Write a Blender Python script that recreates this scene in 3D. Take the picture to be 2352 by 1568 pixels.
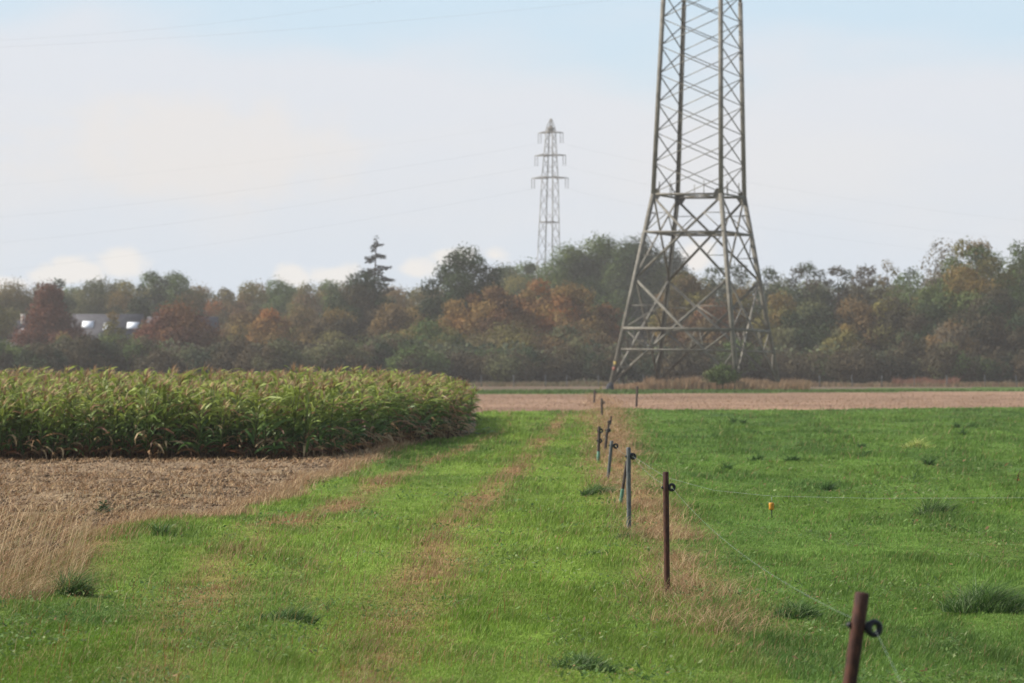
import bpy, math, random
import numpy as np
from math import radians as R, sin, cos, pi

# ------------------------------------------------------------------ camera, world, sun, exposure
for o in list(bpy.data.objects):
    bpy.data.objects.remove(o, do_unlink=True)
SC = bpy.context.scene
COL = SC.collection
F, YH, XC, EYE = 7500.0, 852.0, 1176.0, 1.70     # focal length / horizon in units of a 2352 px wide frame, eye height

cam_d = bpy.data.cameras.new("camera")
cam = bpy.data.objects.new("camera", cam_d)
COL.objects.link(cam)
cam.location = (0, 0, EYE)
cam.rotation_euler = (R(90), 0, 0)
cam_d.sensor_width = 36
cam_d.lens = 36 * F / 2352
cam_d.shift_y = (YH - 784) / 2352
cam_d.clip_start = 0.1
cam_d.clip_end = 20000
cam_d.dof.use_dof = True
cam_d.dof.focus_distance = 27
cam_d.dof.aperture_fstop = 5.6
SC.camera = cam

SUN_DIR = np.array([-0.80, 0.06, 0.60]); SUN_DIR /= np.linalg.norm(SUN_DIR)
sun_d = bpy.data.lights.new("sun", 'SUN')
sun_d.energy = 4.5
sun_d.angle = R(0.6)
sun_d.color = (1.0, 0.94, 0.85)
sun = bpy.data.objects.new("sun", sun_d)
COL.objects.link(sun)
sun.location = (-60, 0, 60)
import mathutils
sun.rotation_euler = mathutils.Vector(SUN_DIR).to_track_quat('Z', 'Y').to_euler()

SC.view_settings.view_transform = 'Standard'
SC.view_settings.look = 'None'
SC.view_settings.exposure = 0.42
SC.view_settings.gamma = 1.0
SC.view_settings.use_curve_mapping = False
SC.render.engine = 'CYCLES'
SC.cycles.max_bounces = 5
SC.cycles.diffuse_bounces = 3
SC.cycles.glossy_bounces = 2
SC.cycles.transmission_bounces = 4
SC.cycles.transparent_max_bounces = 4
SC.cycles.volume_bounces = 0
SC.cycles.use_denoising = True
SC.cycles.caustics_reflective = False
SC.cycles.caustics_refractive = False

world = bpy.data.worlds.new("World")
SC.world = world
world.use_nodes = True
wn, wl = world.node_tree.nodes, world.node_tree.links
wn.clear()


def N(kind, **kw):
    n = wn.new(kind)
    for k, v in kw.items():
        setattr(n, k, v)
    return n


def M1(op, a, b=None, c=None, clamp=False):
    n = wn.new('ShaderNodeMath'); n.operation = op; n.use_clamp = clamp
    for i, v in enumerate((a, b, c)):
        if v is None:
            continue
        if isinstance(v, (int, float)):
            n.inputs[i].default_value = v
        else:
            wl.new(v, n.inputs[i])
    return n.outputs[0]


def SMOOTH(v, lo, hi, a=0.0, b=1.0):
    n = wn.new('ShaderNodeMapRange'); n.interpolation_type = 'SMOOTHSTEP'
    wl.new(v, n.inputs[0])
    for i, q in enumerate((lo, hi, a, b)):
        n.inputs[i + 1].default_value = q
    return n.outputs[0]


def MIXC(f, a, b):
    n = wn.new('ShaderNodeMix'); n.data_type = 'RGBA'
    if isinstance(f, (int, float)):
        n.inputs[0].default_value = f
    else:
        wl.new(f, n.inputs[0])
    for i, v in ((6, a), (7, b)):
        if isinstance(v, tuple):
            n.inputs[i].default_value = (*v, 1)
        else:
            wl.new(v, n.inputs[i])
    return n.outputs[2]


SKY_S = 0.1
sky = N('ShaderNodeTexSky', sky_type='NISHITA', sun_disc=False)
sky.sun_elevation = math.asin(SUN_DIR[2])
sky.sun_rotation = math.atan2(SUN_DIR[0], SUN_DIR[1])
sky.air_density = 1.0; sky.dust_density = 1.0; sky.ozone_density = 1.5
tc = N('ShaderNodeTexCoord')
sep = N('ShaderNodeSeparateXYZ'); wl.new(tc.outputs['Generated'], sep.inputs[0])
DX, DY, DZ = sep.outputs
mp = N('ShaderNodeMapping'); wl.new(tc.outputs['Generated'], mp.inputs[0]); mp.inputs['Scale'].default_value = (9, 9, 26)
nz = N('ShaderNodeTexNoise'); wl.new(mp.outputs[0], nz.inputs[0]); nz.inputs['Scale'].default_value = 1.0; nz.inputs['Detail'].default_value = 3.5; nz.inputs['Roughness'].default_value = 0.5
n1 = nz.outputs[0]
mp2 = N('ShaderNodeMapping'); wl.new(tc.outputs['Generated'], mp2.inputs[0]); mp2.inputs['Scale'].default_value = (70, 70, 95)
nz2 = N('ShaderNodeTexNoise'); wl.new(mp2.outputs[0], nz2.inputs[0]); nz2.inputs['Scale'].default_value = 1.0; nz2.inputs['Detail'].default_value = 4.0
n2 = nz2.outputs[0]
K = 0.925 / SKY_S
# cloud bank: lilac white below, open pale blue above it; broken cloud higher up
warp = M1('MULTIPLY_ADD', M1('SUBTRACT', n1, 0.5), 0.075, DZ)
warp = M1('MULTIPLY_ADD', DX, 0.03, warp)
bank = SMOOTH(warp, 0.082, 0.114, 1.0, 0.12)
high = SMOOTH(n1, 0.42, 0.62, 0.0, 0.75)
upm = SMOOTH(DZ, 0.13, 0.25)
cover = M1('MAXIMUM', bank, M1('MULTIPLY', high, upm))
base = MIXC(SMOOTH(DZ, 0.0, 0.085), (0.58 * K, 0.65 * K, 0.73 * K), (0.635 * K, 0.665 * K, 0.715 * K))
base = MIXC(M1('MULTIPLY', SMOOTH(n1, 0.45, 0.72), 0.5), base, (0.70 * K, 0.69 * K, 0.69 * K))


def puff(px, py, wx, wz, nw=1.25):
    x0, z0 = (px - XC) / F, (YH - py) / F
    a = M1('DIVIDE', M1('SUBTRACT', DX, x0), wx / F)
    b = M1('DIVIDE', M1('SUBTRACT', DZ, z0), wz / F)
    r = M1('SQRT', M1('ADD', M1('MULTIPLY', a, a), M1('MULTIPLY', b, b)))
    r = M1('MULTIPLY_ADD', M1('SUBTRACT', n2, 0.5), nw * 2, r)
    ahead = M1('GREATER_THAN', DY, 0.0)
    return M1('MULTIPLY', SMOOTH(r, 0.35, 1.15, 1.0, 0.0), ahead)


warm = M1('MULTIPLY', puff(440, 350, 420, 140, 0.6), 0.55)
base = MIXC(warm, base, (0.73 * K, 0.68 * K, 0.635 * K))
ps = None
for a in ((285, 612, 75, 42), (190, 625, 90, 34), (110, 632, 60, 30), (672, 632, 45, 28), (765, 630, 60, 28), (945, 620, 60, 26), (1050, 590, 50, 24), (1140, 588, 40, 26), (1600, 590, 45, 40), (30, 650, 60, 22)):
    p = puff(*a)
    ps = p if ps is None else M1('MAXIMUM', ps, p)
base = MIXC(M1('MULTIPLY', ps, 0.72), base, (0.82 * K, 0.765 * K, 0.70 * K))
blue = MIXC(0.2, (0.52 * K, 0.68 * K, 0.81 * K), sky.outputs[0])
col = MIXC(cover, blue, base)
col = MIXC(SMOOTH(DZ, 0.16, 0.4), col, MIXC(M1('MULTIPLY', high, 0.6), sky.outputs[0], (0.8 * K, 0.8 * K, 0.82 * K)))
bg = N('ShaderNodeBackground'); bg.inputs[1].default_value = SKY_S
wl.new(col, bg.inputs[0])
out = N('ShaderNodeOutputWorld'); wl.new(bg.outputs[0], out.inputs[0])

# ------------------------------------------------------------------ helpers
random.seed(7)
RNG = np.random.default_rng(7)


def pt(px, py, d):                      # a point at depth d seen at that place of the frame
    return np.array([(px - XC) / F * d, d, EYE - (py - YH) / F * d])


def gd(py):                             # depth of flat ground at picture row py
    return EYE * F / (py - YH)


def gp(px, py):
    d = gd(py)
    return (px - XC) / F * d, d


def vnoise(x, y, seed=0):
    x = np.asarray(x, float); y = np.asarray(y, float)
    xi = np.floor(x).astype(np.int64); yi = np.floor(y).astype(np.int64)
    fx = x - xi; fy = y - yi
    fx = fx * fx * (3 - 2 * fx); fy = fy * fy * (3 - 2 * fy)

    def h(a, b):
        n = (a * 374761393 + b * 668265263 + seed * 974634541) & 0x7fffffff
        n = ((n ^ (n >> 13)) * 1274126177) & 0x7fffffff
        n = n ^ (n >> 16)
        return (n & 0xffff) / 65535.0
    return (h(xi, yi) * (1 - fx) + h(xi + 1, yi) * fx) * (1 - fy) + (h(xi, yi + 1) * (1 - fx) + h(xi + 1, yi + 1) * fx) * fy


def fbm(x, y, seed=0, oct=3):
    s = 0; a = 0.5; t = 0
    for i in range(oct):
        s = s + a * vnoise(x * 2 ** i, y * 2 ** i, seed + i * 17); t += a; a *= 0.55
    return s / t


class Acc:
    """collects polygons (with a colour per vertex) for ONE mesh"""
    def __init__(self):
        self.v, self.q, self.t, self.c, self.n = [], [], [], [], 0

    def add(self, v, quads=None, tris=None, c=(0.5, 0.5, 0.5)):
        v = np.asarray(v, np.float32).reshape(-1, 3)
        c = np.asarray(c, np.float32)
        if c.ndim == 1:
            c = np.broadcast_to(c, (len(v), 3))
        self.v.append(v); self.c.append(c)
        if quads is not None and len(quads):
            self.q.append(np.asarray(quads, np.int64).reshape(-1, 4) + self.n)
        if tris is not None and len(tris):
            self.t.append(np.asarray(tris, np.int64).reshape(-1, 3) + self.n)
        self.n += len(v)

    def box(self, cx, cy, cz, sx, sy, sz, c=(0.5, 0.5, 0.5), rz=0.0):
        p = np.array([[x, y, z] for z in (-.5, .5) for y in (-.5, .5) for x in (-.5, .5)]) * (sx, sy, sz)
        if rz:
            p = p @ np.array([[cos(rz), sin(rz), 0], [-sin(rz), cos(rz), 0], [0, 0, 1]])
        p += (cx, cy, cz)
        self.add(p, [[0, 2, 3, 1], [4, 5, 7, 6], [0, 1, 5, 4], [2, 6, 7, 3], [0, 4, 6, 2], [1, 3, 7, 5]], c=c)

    def tube(self, path, rad, n=8, c=(0.5, 0.5, 0.5), cap=True):
        path = np.asarray(path, float); m = len(path)
        rad = np.broadcast_to(np.asarray(rad, float), (m,))
        tg = np.gradient(path, axis=0); tg /= np.linalg.norm(tg, axis=1)[:, None] + 1e-12
        ref = np.array([0, 0, 1.0]) if abs(tg[0][2]) < 0.9 else np.array([1.0, 0, 0])
        vs = []
        for i in range(m):
            u = np.cross(tg[i], ref); u /= np.linalg.norm(u) + 1e-12
            w = np.cross(tg[i], u)
            a = np.arange(n) * 2 * pi / n
            vs.append(path[i] + rad[i] * (np.cos(a)[:, None] * u + np.sin(a)[:, None] * w))
        v = np.concatenate(vs)
        q = [[i * n + k, i * n + (k + 1) % n, (i + 1) * n + (k + 1) % n, (i + 1) * n + k] for i in range(m - 1) for k in range(n)]
        t = []
        if cap:
            v = np.concatenate([v, path[:1], path[-1:]])
            b0, b1 = m * n, m * n + 1
            for k in range(n):
                t.append([b0, (k + 1) % n, k]); t.append([b1, (m - 1) * n + k, (m - 1) * n + (k + 1) % n])
        if np.asarray(c).ndim == 2:
            cc = np.repeat(np.asarray(c), n, axis=0)
            if cap:
                cc = np.concatenate([cc, np.asarray(c)[:1], np.asarray(c)[-1:]])
            c = cc
        self.add(v, q, t, c)

    def angle(self, a, b, w, th=None, c=(0.5, 0.5, 0.5), face=(0, -1, 0)):
        """an L-section steel bar from a to b"""
        a = np.asarray(a, float); b = np.asarray(b, float); th = th or w * 0.16
        t = b - a; t /= np.linalg.norm(t)
        nrm = np.asarray(face, float); nrm = nrm - t * (nrm @ t); nrm /= np.linalg.norm(nrm) + 1e-9
        s = np.cross(t, nrm)
        prof = [(0, 0), (w, 0), (w, -th), (th, -th), (th, -w), (0, -w)]
        o = [s * (p - w / 2) + nrm * (q + w / 2) for p, q in prof]
        v = [a + k for k in o] + [b + k for k in o]
        q = [[i, (i + 1) % 6, 6 + (i + 1) % 6, 6 + i] for i in range(6)]
        q += [[0, 3, 2, 1], [0, 5, 4, 3], [6, 7, 8, 9], [6, 9, 10, 11]]
        self.add(v, q, c=c)

    def arrays(self):
        v = np.concatenate(self.v); c = np.concatenate(self.c)
        q = np.concatenate(self.q) if self.q else np.zeros((0, 4), np.int64)
        t = np.concatenate(self.t) if self.t else np.zeros((0, 3), np.int64)
        return v, q, t, c

    def mesh(self, name, mat, smooth=False):
        v, q, t, c = self.arrays()
        me = bpy.data.meshes.new(name)
        me.vertices.add(len(v)); me.vertices.foreach_set('co', v.ravel())
        nl = len(q) * 4 + len(t) * 3
        me.loops.add(nl); me.polygons.add(len(q) + len(t))
        me.loops.foreach_set('vertex_index', np.concatenate([q.ravel(), t.ravel()]).astype(np.int32))
        ls = np.concatenate([np.arange(len(q)) * 4, len(q) * 4 + np.arange(len(t)) * 3]).astype(np.int32)
        me.polygons.foreach_set('loop_start', ls)
        me.update(calc_edges=True)
        at = me.color_attributes.new('Col', 'FLOAT_COLOR', 'POINT')
        at.data.foreach_set('color', np.concatenate([c, np.ones((len(c), 1), np.float32)], 1).astype(np.float32).ravel())
        if smooth:
            me.polygons.foreach_set('use_smooth', np.ones(len(me.polygons), bool))
        me.materials.append(mat)
        return me

    def obj(self, name, mat, parent=None, loc=None, smooth=False):
        o = bpy.data.objects.new(name, self.mesh(name, mat, smooth))
        COL.objects.link(o)
        if parent is not None:
            o.parent = parent
        if loc is not None:
            o.location = loc
        return o


def tag(o, label=None, cat=None, group=None, kind=None):
    if label: o['label'] = label
    if cat: o['category'] = cat
    if group: o['group'] = group
    if kind: o['kind'] = kind
    return o


def empty(name, loc, label, cat, group=None, rz=0.0):
    o = bpy.data.objects.new(name, None); COL.objects.link(o)
    o.empty_display_size = 0.2
    o.location = loc; o.rotation_euler = (0, 0, rz)
    return tag(o, label, cat, group)


def copy_thing(o, loc, rz=None, scale=None):
    c = o.copy(); COL.objects.link(c); c.location = loc
    if rz is not None: c.rotation_euler = (0, 0, rz)
    if scale is not None: c.scale = (scale,) * 3
    for ch in o.children:
        d = ch.copy(); COL.objects.link(d); d.parent = c
        for g in ch.children:
            e = g.copy(); COL.objects.link(e); e.parent = d
    return c


# ------------------------------------------------------------------ materials
def new_mat(name):
    m = bpy.data.materials.new(name); m.use_nodes = True
    m.node_tree.nodes.clear()
    return m, m.node_tree.nodes, m.node_tree.links


def attr_mat(name, rough=0.8, spec=0.15, noise=0.0, nscale=5.0, bump=0.0, bscale=30.0, trans=0.0, tint=None):
    m, n, l = new_mat(name)
    at = n.new('ShaderNodeAttribute'); at.attribute_name = 'Col'
    c = at.outputs[0]
    tcn = n.new('ShaderNodeTexCoord')
    if noise:
        t = n.new('ShaderNodeTexNoise'); t.inputs['Scale'].default_value = nscale; t.inputs['Detail'].default_value = 5
        l.new(tcn.outputs['Object'], t.inputs[0])
        mr = n.new('ShaderNodeMapRange'); l.new(t.outputs[0], mr.inputs[0])
        mr.inputs[1].default_value = 0.25; mr.inputs[2].default_value = 0.75
        mr.inputs[3].default_value = 1 - noise; mr.inputs[4].default_value = 1 + noise
        mx = n.new('ShaderNodeVectorMath'); mx.operation = 'SCALE'
        l.new(c, mx.inputs[0]); l.new(mr.outputs[0], mx.inputs['Scale']); c = mx.outputs[0]
    p = n.new('ShaderNodeBsdfPrincipled')
    p.inputs['Roughness'].default_value = rough
    p.inputs['Specular IOR Level'].default_value = spec
    l.new(c, p.inputs['Base Color'])
    if bump:
        t = n.new('ShaderNodeTexNoise'); t.inputs['Scale'].default_value = bscale; t.inputs['Detail'].default_value = 6
        l.new(tcn.outputs['Object'], t.inputs[0])
        b = n.new('ShaderNodeBump'); b.inputs['Strength'].default_value = bump; b.inputs['Distance'].default_value = 0.05
        l.new(t.outputs[0], b.inputs['Height']); l.new(b.outputs[0], p.inputs['Normal'])
    sh = p.outputs[0]
    if trans:
        tr = n.new('ShaderNodeBsdfTranslucent'); l.new(c, tr.inputs[0])
        ms = n.new('ShaderNodeMixShader'); ms.inputs[0].default_value = trans
        l.new(sh, ms.inputs[1]); l.new(tr.outputs[0], ms.inputs[2]); sh = ms.outputs[0]
    o = n.new('ShaderNodeOutputMaterial'); l.new(sh, o.inputs[0])
    return m


def metal_mat(name, c1, c2, scale=6.0, rough=0.6, metallic=0.0, stretch=(1, 1, 1), lo=0.4, hi=0.65):
    m, n, l = new_mat(name)
    tcn = n.new('ShaderNodeTexCoord'); mpn = n.new('ShaderNodeMapping'); mpn.inputs['Scale'].default_value = stretch
    l.new(tcn.outputs['Object'], mpn.inputs[0])
    t = n.new('ShaderNodeTexNoise'); t.inputs['Scale'].default_value = scale; t.inputs['Detail'].default_value = 7; t.inputs['Roughness'].default_value = 0.65
    l.new(mpn.outputs[0], t.inputs[0])
    cr = n.new('ShaderNodeValToRGB'); l.new(t.outputs[0], cr.inputs[0])
    cr.color_ramp.elements[0].position = lo; cr.color_ramp.elements[0].color = (*c1, 1)
    cr.color_ramp.elements[1].position = hi; cr.color_ramp.elements[1].color = (*c2, 1)
    p = n.new('ShaderNodeBsdfPrincipled'); l.new(cr.outputs[0], p.inputs['Base Color'])
    p.inputs['Roughness'].default_value = rough; p.inputs['Metallic'].default_value = metallic
    p.inputs['Specular IOR Level'].default_value = 0.3
    b = n.new('ShaderNodeBump'); b.inputs['Strength'].default_value = 0.25; b.inputs['Distance'].default_value = 0.004
    l.new(t.outputs[0], b.inputs['Height']); l.new(b.outputs[0], p.inputs['Normal'])
    o = n.new('ShaderNodeOutputMaterial'); l.new(p.outputs[0], o.inputs[0])
    return m


MAT_LEAF = attr_mat('leaves', rough=0.75, spec=0.12, trans=0.22)
MAT_GRASS = attr_mat('grass_blades', rough=0.6, spec=0.2, trans=0.35)
MAT_CORN = attr_mat('maize_leaves', rough=0.5, spec=0.3, trans=0.35)
MAT_STRAW = attr_mat('straw', rough=0.85, spec=0.1)
MAT_BARK = attr_mat('bark', rough=0.9, spec=0.1, noise=0.35, nscale=3)
MAT_TURF = attr_mat('turf', rough=0.95, spec=0.05, noise=0.35, nscale=9, bump=0.8, bscale=25)
MAT_SOIL = attr_mat('tilled_soil', rough=0.95, spec=0.05, noise=0.4, nscale=7, bump=0.9, bscale=26)
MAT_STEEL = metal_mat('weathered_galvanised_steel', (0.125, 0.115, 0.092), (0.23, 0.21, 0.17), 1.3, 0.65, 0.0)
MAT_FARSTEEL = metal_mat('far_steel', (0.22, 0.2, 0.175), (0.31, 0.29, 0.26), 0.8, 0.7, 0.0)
MAT_RUST = metal_mat('rusty_steel', (0.035, 0.014, 0.010), (0.10, 0.038, 0.022), 38, 0.75, 0.0, (1, 1, 0.35))
MAT_GREYPOST = metal_mat('grey_painted_post', (0.07, 0.078, 0.08), (0.15, 0.155, 0.15), 30, 0.65, 0.0, (1, 1, 0.3))
MAT_BROWNPOST = metal_mat('weathered_brown_post', (0.045, 0.032, 0.026), (0.11, 0.085, 0.07), 30, 0.8, 0.0, (1, 1, 0.3))
MAT_BLACK = metal_mat('black_plastic', (0.010, 0.010, 0.012), (0.022, 0.022, 0.026), 25, 0.45)
MAT_GREEN = metal_mat('faded_green_plastic', (0.07, 0.17, 0.11), (0.13, 0.26, 0.17), 30, 0.6)
MAT_YELLOW = metal_mat('yellow_plastic', (0.48, 0.20, 0.02), (0.60, 0.30, 0.03), 40, 0.45)
MAT_PLATE = metal_mat('faded_yellow_plate', (0.42, 0.30, 0.07), (0.5, 0.36, 0.1), 6, 0.6)
MAT_RED = metal_mat('red_orange_paint', (0.28, 0.09, 0.06), (0.34, 0.12, 0.08), 20, 0.6)
MAT_WIRE = metal_mat('pale_polywire', (0.17, 0.21, 0.18), (0.36, 0.40, 0.37), 60, 0.6)
MAT_CABLE = metal_mat('conductor_aluminium', (0.20, 0.20, 0.21), (0.26, 0.26, 0.27), 1, 0.6)
MAT_CONC = metal_mat('dark_tarred_concrete', (0.03, 0.032, 0.04), (0.06, 0.06, 0.07), 5, 0.85)
MAT_ROOF = metal_mat('grey_roof_tiles', (0.07, 0.068, 0.075), (0.11, 0.106, 0.117), 2.2, 0.8)
MAT_PLASTER = metal_mat('pale_plaster', (0.50, 0.46, 0.41), (0.60, 0.56, 0.50), 0.6, 0.9)
MAT_WARMWALL = metal_mat('tan_brick_wall', (0.36, 0.23, 0.16), (0.46, 0.31, 0.22), 2.0, 0.9)
MAT_WHITE = metal_mat('white_frame', (0.78, 0.78, 0.78), (0.84, 0.84, 0.85), 3, 0.5)
MAT_GLASS = metal_mat('painted_glare_glass', (0.80, 0.83, 0.86), (0.88, 0.90, 0.92), 1.5, 0.08)  # near-white base colour paints in the sun's reflection on the panes
MAT_CERAMIC = metal_mat('insulator_glass', (0.14, 0.12, 0.11), (0.2, 0.18, 0.17), 4, 0.3)

# ------------------------------------------------------------------ the lie of the land (boundaries, read on flat ground)
I = np.interp


def soil_edge(py):      # right / lower edge of the tilled ground in front of the maize
    return I(py, [1000, 1016, 1040, 1064, 1087, 1114, 1143, 1160, 1186, 1203, 1227, 1262, 1300, 1340, 1400, 1460],
             [960, 930, 890, 845, 765, 700, 632, 590, 520, 380, 225, 150, 90, 10, -150, -400])


def maize_edge(px):     # foot of the maize
    return I(px, [-700, 0, 700, 760, 860, 930, 1000, 1085, 1097, 1110], [1059, 1059, 1057, 1052, 1035, 1017, 1010, 1001, 965, 940])


def fence_x(py):
    return I(py, [900, 930, 960, 1000, 1060, 1100, 1150, 1220, 1290, 1355, 1450, 1568, 1800], [1372, 1392, 1398, 1398, 1396, 1402, 1425, 1450, 1500, 1545, 1680, 1830, 2100])


def green_end(px):      # where the grass stops against the far tilled field
    return I(px, [-700, 1060, 1300, 1400, 1430, 1500, 1700, 1950, 2352, 3200], [948, 948, 944, 938, 937, 940, 942, 940, 935, 930])


def strip_far(px):
    return I(px, [-700, 1080, 1500, 2352, 3200], [898, 898, 896, 889, 884])


def strip_near(px):
    return I(px, [-700, 1080, 1500, 2352, 3200], [905, 905, 904, 898, 893])


ZONES = ['tilled_field', 'grass_track', 'meadow', 'far_tilled_field', 'grass_strip', 'far_stubble_field']


def zone(px, py):
    z = np.full(np.broadcast(px, py).shape, 5)
    z = np.where(py > strip_far(px), 4, z)
    z = np.where(py > strip_near(px), 3, z)
    ge = green_end(px)
    z = np.where(py > ge, np.where(px > fence_x(py), 2, 1), z)
    z = np.where((py > ge) & (px < soil_edge(py)), 0, z)
    z = np.where((py > 900) & (py < maize_edge(px)) & (px < 1097), 0, z)
    return z


def to_px(x, y):
    return XC + x / y * F, YH + EYE / y * F


def height(x, y):
    f = np.clip((np.asarray(y) - 8) / 12, 0, 1) * np.clip((160 - np.asarray(y)) / 60, 0, 1)
    return f * (0.12 * (vnoise(x / 2.6, y / 4.5, 3) - 0.5) + 0.09 * (vnoise(x / 0.9, y / 1.5, 5) - 0.5) + 0.045 * (vnoise(x / .33, y / .5, 6) - 0.5))


def band(px, py, ys, xs, hw, st):
    c = I(py, ys, xs); w = I(py, ys, hw); s = I(py, ys, st)
    return s * np.exp(-((px - c) / w) ** 2)


def dryness(px, py, x, y):
    """0 fresh .. 1 dry straw: wheel ruts, fence line, edge of the tilled ground"""
    r1 = band(px, py, [945, 960, 1000, 1080, 1160, 1250, 1330, 1450, 1568, 1700], [1298, 1288, 1258, 1185, 1085, 1010, 960, 900, 850, 800],
              [8, 14, 22, 34, 50, 80, 95, 95, 100, 110], [.9, .95, 1., 1., .9, .8, .7, .65, .45, .4])
    r2 = band(px, py, [990, 1035, 1090, 1170, 1230, 1300, 1400, 1568, 1700], [1170, 1062, 905, 770, 600, 500, 430, 380, 350],
              [6, 16, 34, 55, 85, 100, 110, 130, 130], [.4, 1., 1., .95, .85, .6, .4, .35, .3])
    r3 = band(px, py, [900, 930, 960, 1000, 1060, 1100, 1150, 1200, 1250, 1300, 1370, 1430, 1500], [1365, 1392, 1400, 1410, 1410, 1425, 1460, 1495, 1530, 1560, 1600, 1640, 1700],
              [28, 52, 52, 54, 64, 70, 64, 74, 84, 80, 130, 120, 60], [1, 1, 1, 1, 1, 1, .95, .85, .7, .5, .75, .4, .1])
    e = np.exp(-((px - soil_edge(py) + 8) / 32) ** 2) * I(py, [1010, 1030, 1200, 1260, 1400], [.5, .9, .8, .9, .6])
    le = np.exp(-(np.maximum(px - soil_edge(py), 0) / 110) ** 2) * I(py, [1190, 1230, 1400, 1450], [0, 1, .6, 0])
    far_l = band(px, py, [940, 955, 975, 1000], [1345, 1345, 1345, 1350], [25, 35, 30, 20], [.6, .8, .5, 0])
    d = np.maximum.reduce([r1, r2, e, le, far_l])
    n = fbm(x * 1.3, y * 0.28, 21)
    d = d * np.clip(0.1 + 2.0 * (n - 0.22), 0, 1.25)
    d = np.maximum(d, r3 * np.clip(0.25 + 1.9 * (fbm(x * 1.6, y * .8, 33) - 0.25), 0, 1.1))
    return np.clip(d, 0, 1)


DRY1, DRY2 = np.array([0.42, 0.29, 0.15]), np.array([0.30, 0.18, 0.085])
GREEN_T, GREEN_M = np.array([0.242, 0.35, 0.060]), np.array([0.168, 0.280, 0.054])
DEEP = np.array([0.075, 0.15, 0.04])


def turf_colour(px, py, x, y, rnd):
    z = zone(px, py)
    g = np.where((px > fence_x(py))[:, None], GREEN_M, GREEN_T)
    n = 0.6 * fbm(x * 0.5, y * 0.10, 40) + 0.4 * fbm(x * 1.7, y * 0.35, 44)
    left = np.clip((900 - px) / 900, 0, 1) * np.clip((py - 1180) / 200, 0, 1)
    k = np.clip((n - 0.45) * 2.2 + left * 0.55, 0, 0.9)[:, None]
    g = g * (1 - k) + DEEP * k
    yl = np.clip((fbm(x * 0.6 + 9, y * 0.12, 51) - 0.52) * 3, 0, 0.7)[:, None] * np.where((py > 1350)[:, None], 1.0, 0.45)  # yellow-green patches, stronger close by where a sunlit tone is put into colour
    g = g * (1 - yl) + np.array([0.15, 0.25, 0.025]) * yl
    g = g * (0.72 + 0.56 * fbm(x * 2.3, y * .6, 58, 4))[:, None]
    d = dryness(px, py, x, y)
    d = np.maximum(d, np.clip((fbm(x * 1.1, y * .22, 47) - .6) * 2.2, 0, .35) * np.clip((py - 1150) / 250, 0, 1) * np.where(px > fence_x(py) + 40, .55, 1))
    return g, d


# ------------------------------------------------------------------ ground sheets
rows = np.concatenate([[852.25, 852.6, 853.2, 854.5, 857, 861, 866, 871], np.arange(875, 960, 2.0), np.arange(960, 1300, 4.0), np.arange(1300, 1760, 8.0)])
cols = np.arange(-720, 3121, 12.0)
PX, PY = np.meshgrid(cols, rows)
GX, GY = (PX - XC) / F * gd(PY), gd(PY)
GZ = height(GX, GY)
Zc = zone((PX[:-1, :-1] + PX[1:, 1:]) / 2, (PY[:-1, :-1] + PY[1:, 1:]) / 2)
pxf, pyf, xf, yf = PX.ravel(), PY.ravel(), GX.ravel(), GY.ravel()
# tilled ground is rough: real clods and furrows in the sheet
rough = np.where(np.isin(zone(PX, PY), (0,)), 0.05 * (fbm(GX * 3.1, GY * 1.6, 61) - 0.5) + 0.03 * (vnoise(GX * 7, GY * 3, 66) - 0.5), 0)
GZ = GZ + rough
g, d = turf_colour(pxf, pyf, xf, yf, None)
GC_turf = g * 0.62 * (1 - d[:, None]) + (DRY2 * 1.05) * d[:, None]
sn = fbm(xf * 0.9, yf * 0.35, 71)[:, None]
GC_soil = np.array([0.275, 0.20, 0.128]) * (0.72 + 0.5 * sn) + np.array([0.0, 0.03, 0.0]) * np.clip((fbm(xf * .4, yf * .2, 77)[:, None] - 0.5) * 4, 0, 1)
fs = vnoise(xf * 0.08, yf * 0.11, 81)[:, None] * 0.5 + 0.5 * vnoise(xf * 0.5, yf * 0.2, 83)[:, None]
GC_far = np.array([0.31, 0.20, 0.135]) * (0.5 + 0.75 * fs + 0.25 * vnoise(xf * .03, yf * .5 + xf * .02, 85)[:, None])
GC_strip = np.array([0.085, 0.135, 0.03]) * (0.7 + 0.6 * fs)
GC_stub = np.array([0.17, 0.125, 0.085]) * (0.8 + 0.4 * fs)
nc = len(cols)
jj, ii = np.meshgrid(np.arange(len(rows) - 1), np.arange(nc - 1), indexing='ij')
quads_all = np.stack([jj * nc + ii, (jj + 1) * nc + ii, (jj + 1) * nc + ii + 1, jj * nc + ii + 1], -1)
V3 = np.stack([xf, yf, GZ.ravel()], -1)
for zi, nm in enumerate(ZONES):
    q = quads_all[Zc == zi].reshape(-1, 4)
    if not len(q):
        continue
    used = np.unique(q); remap = np.zeros(len(V3), np.int64); remap[used] = np.arange(len(used))
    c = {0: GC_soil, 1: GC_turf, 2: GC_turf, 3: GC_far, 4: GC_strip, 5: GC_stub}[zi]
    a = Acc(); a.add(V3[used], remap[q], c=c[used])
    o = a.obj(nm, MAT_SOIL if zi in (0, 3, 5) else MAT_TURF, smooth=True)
    tag(o, kind='structure')
a = Acc()
a.add([(-9000, -300, -0.3), (9000, -300, -0.3), (9000, 9000, -0.3), (-9000, 9000, -0.3)], [[0, 1, 2, 3]], c=(0.07, 0.11, 0.03))
tag(a.obj('ground', MAT_TURF), kind='structure')


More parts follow.
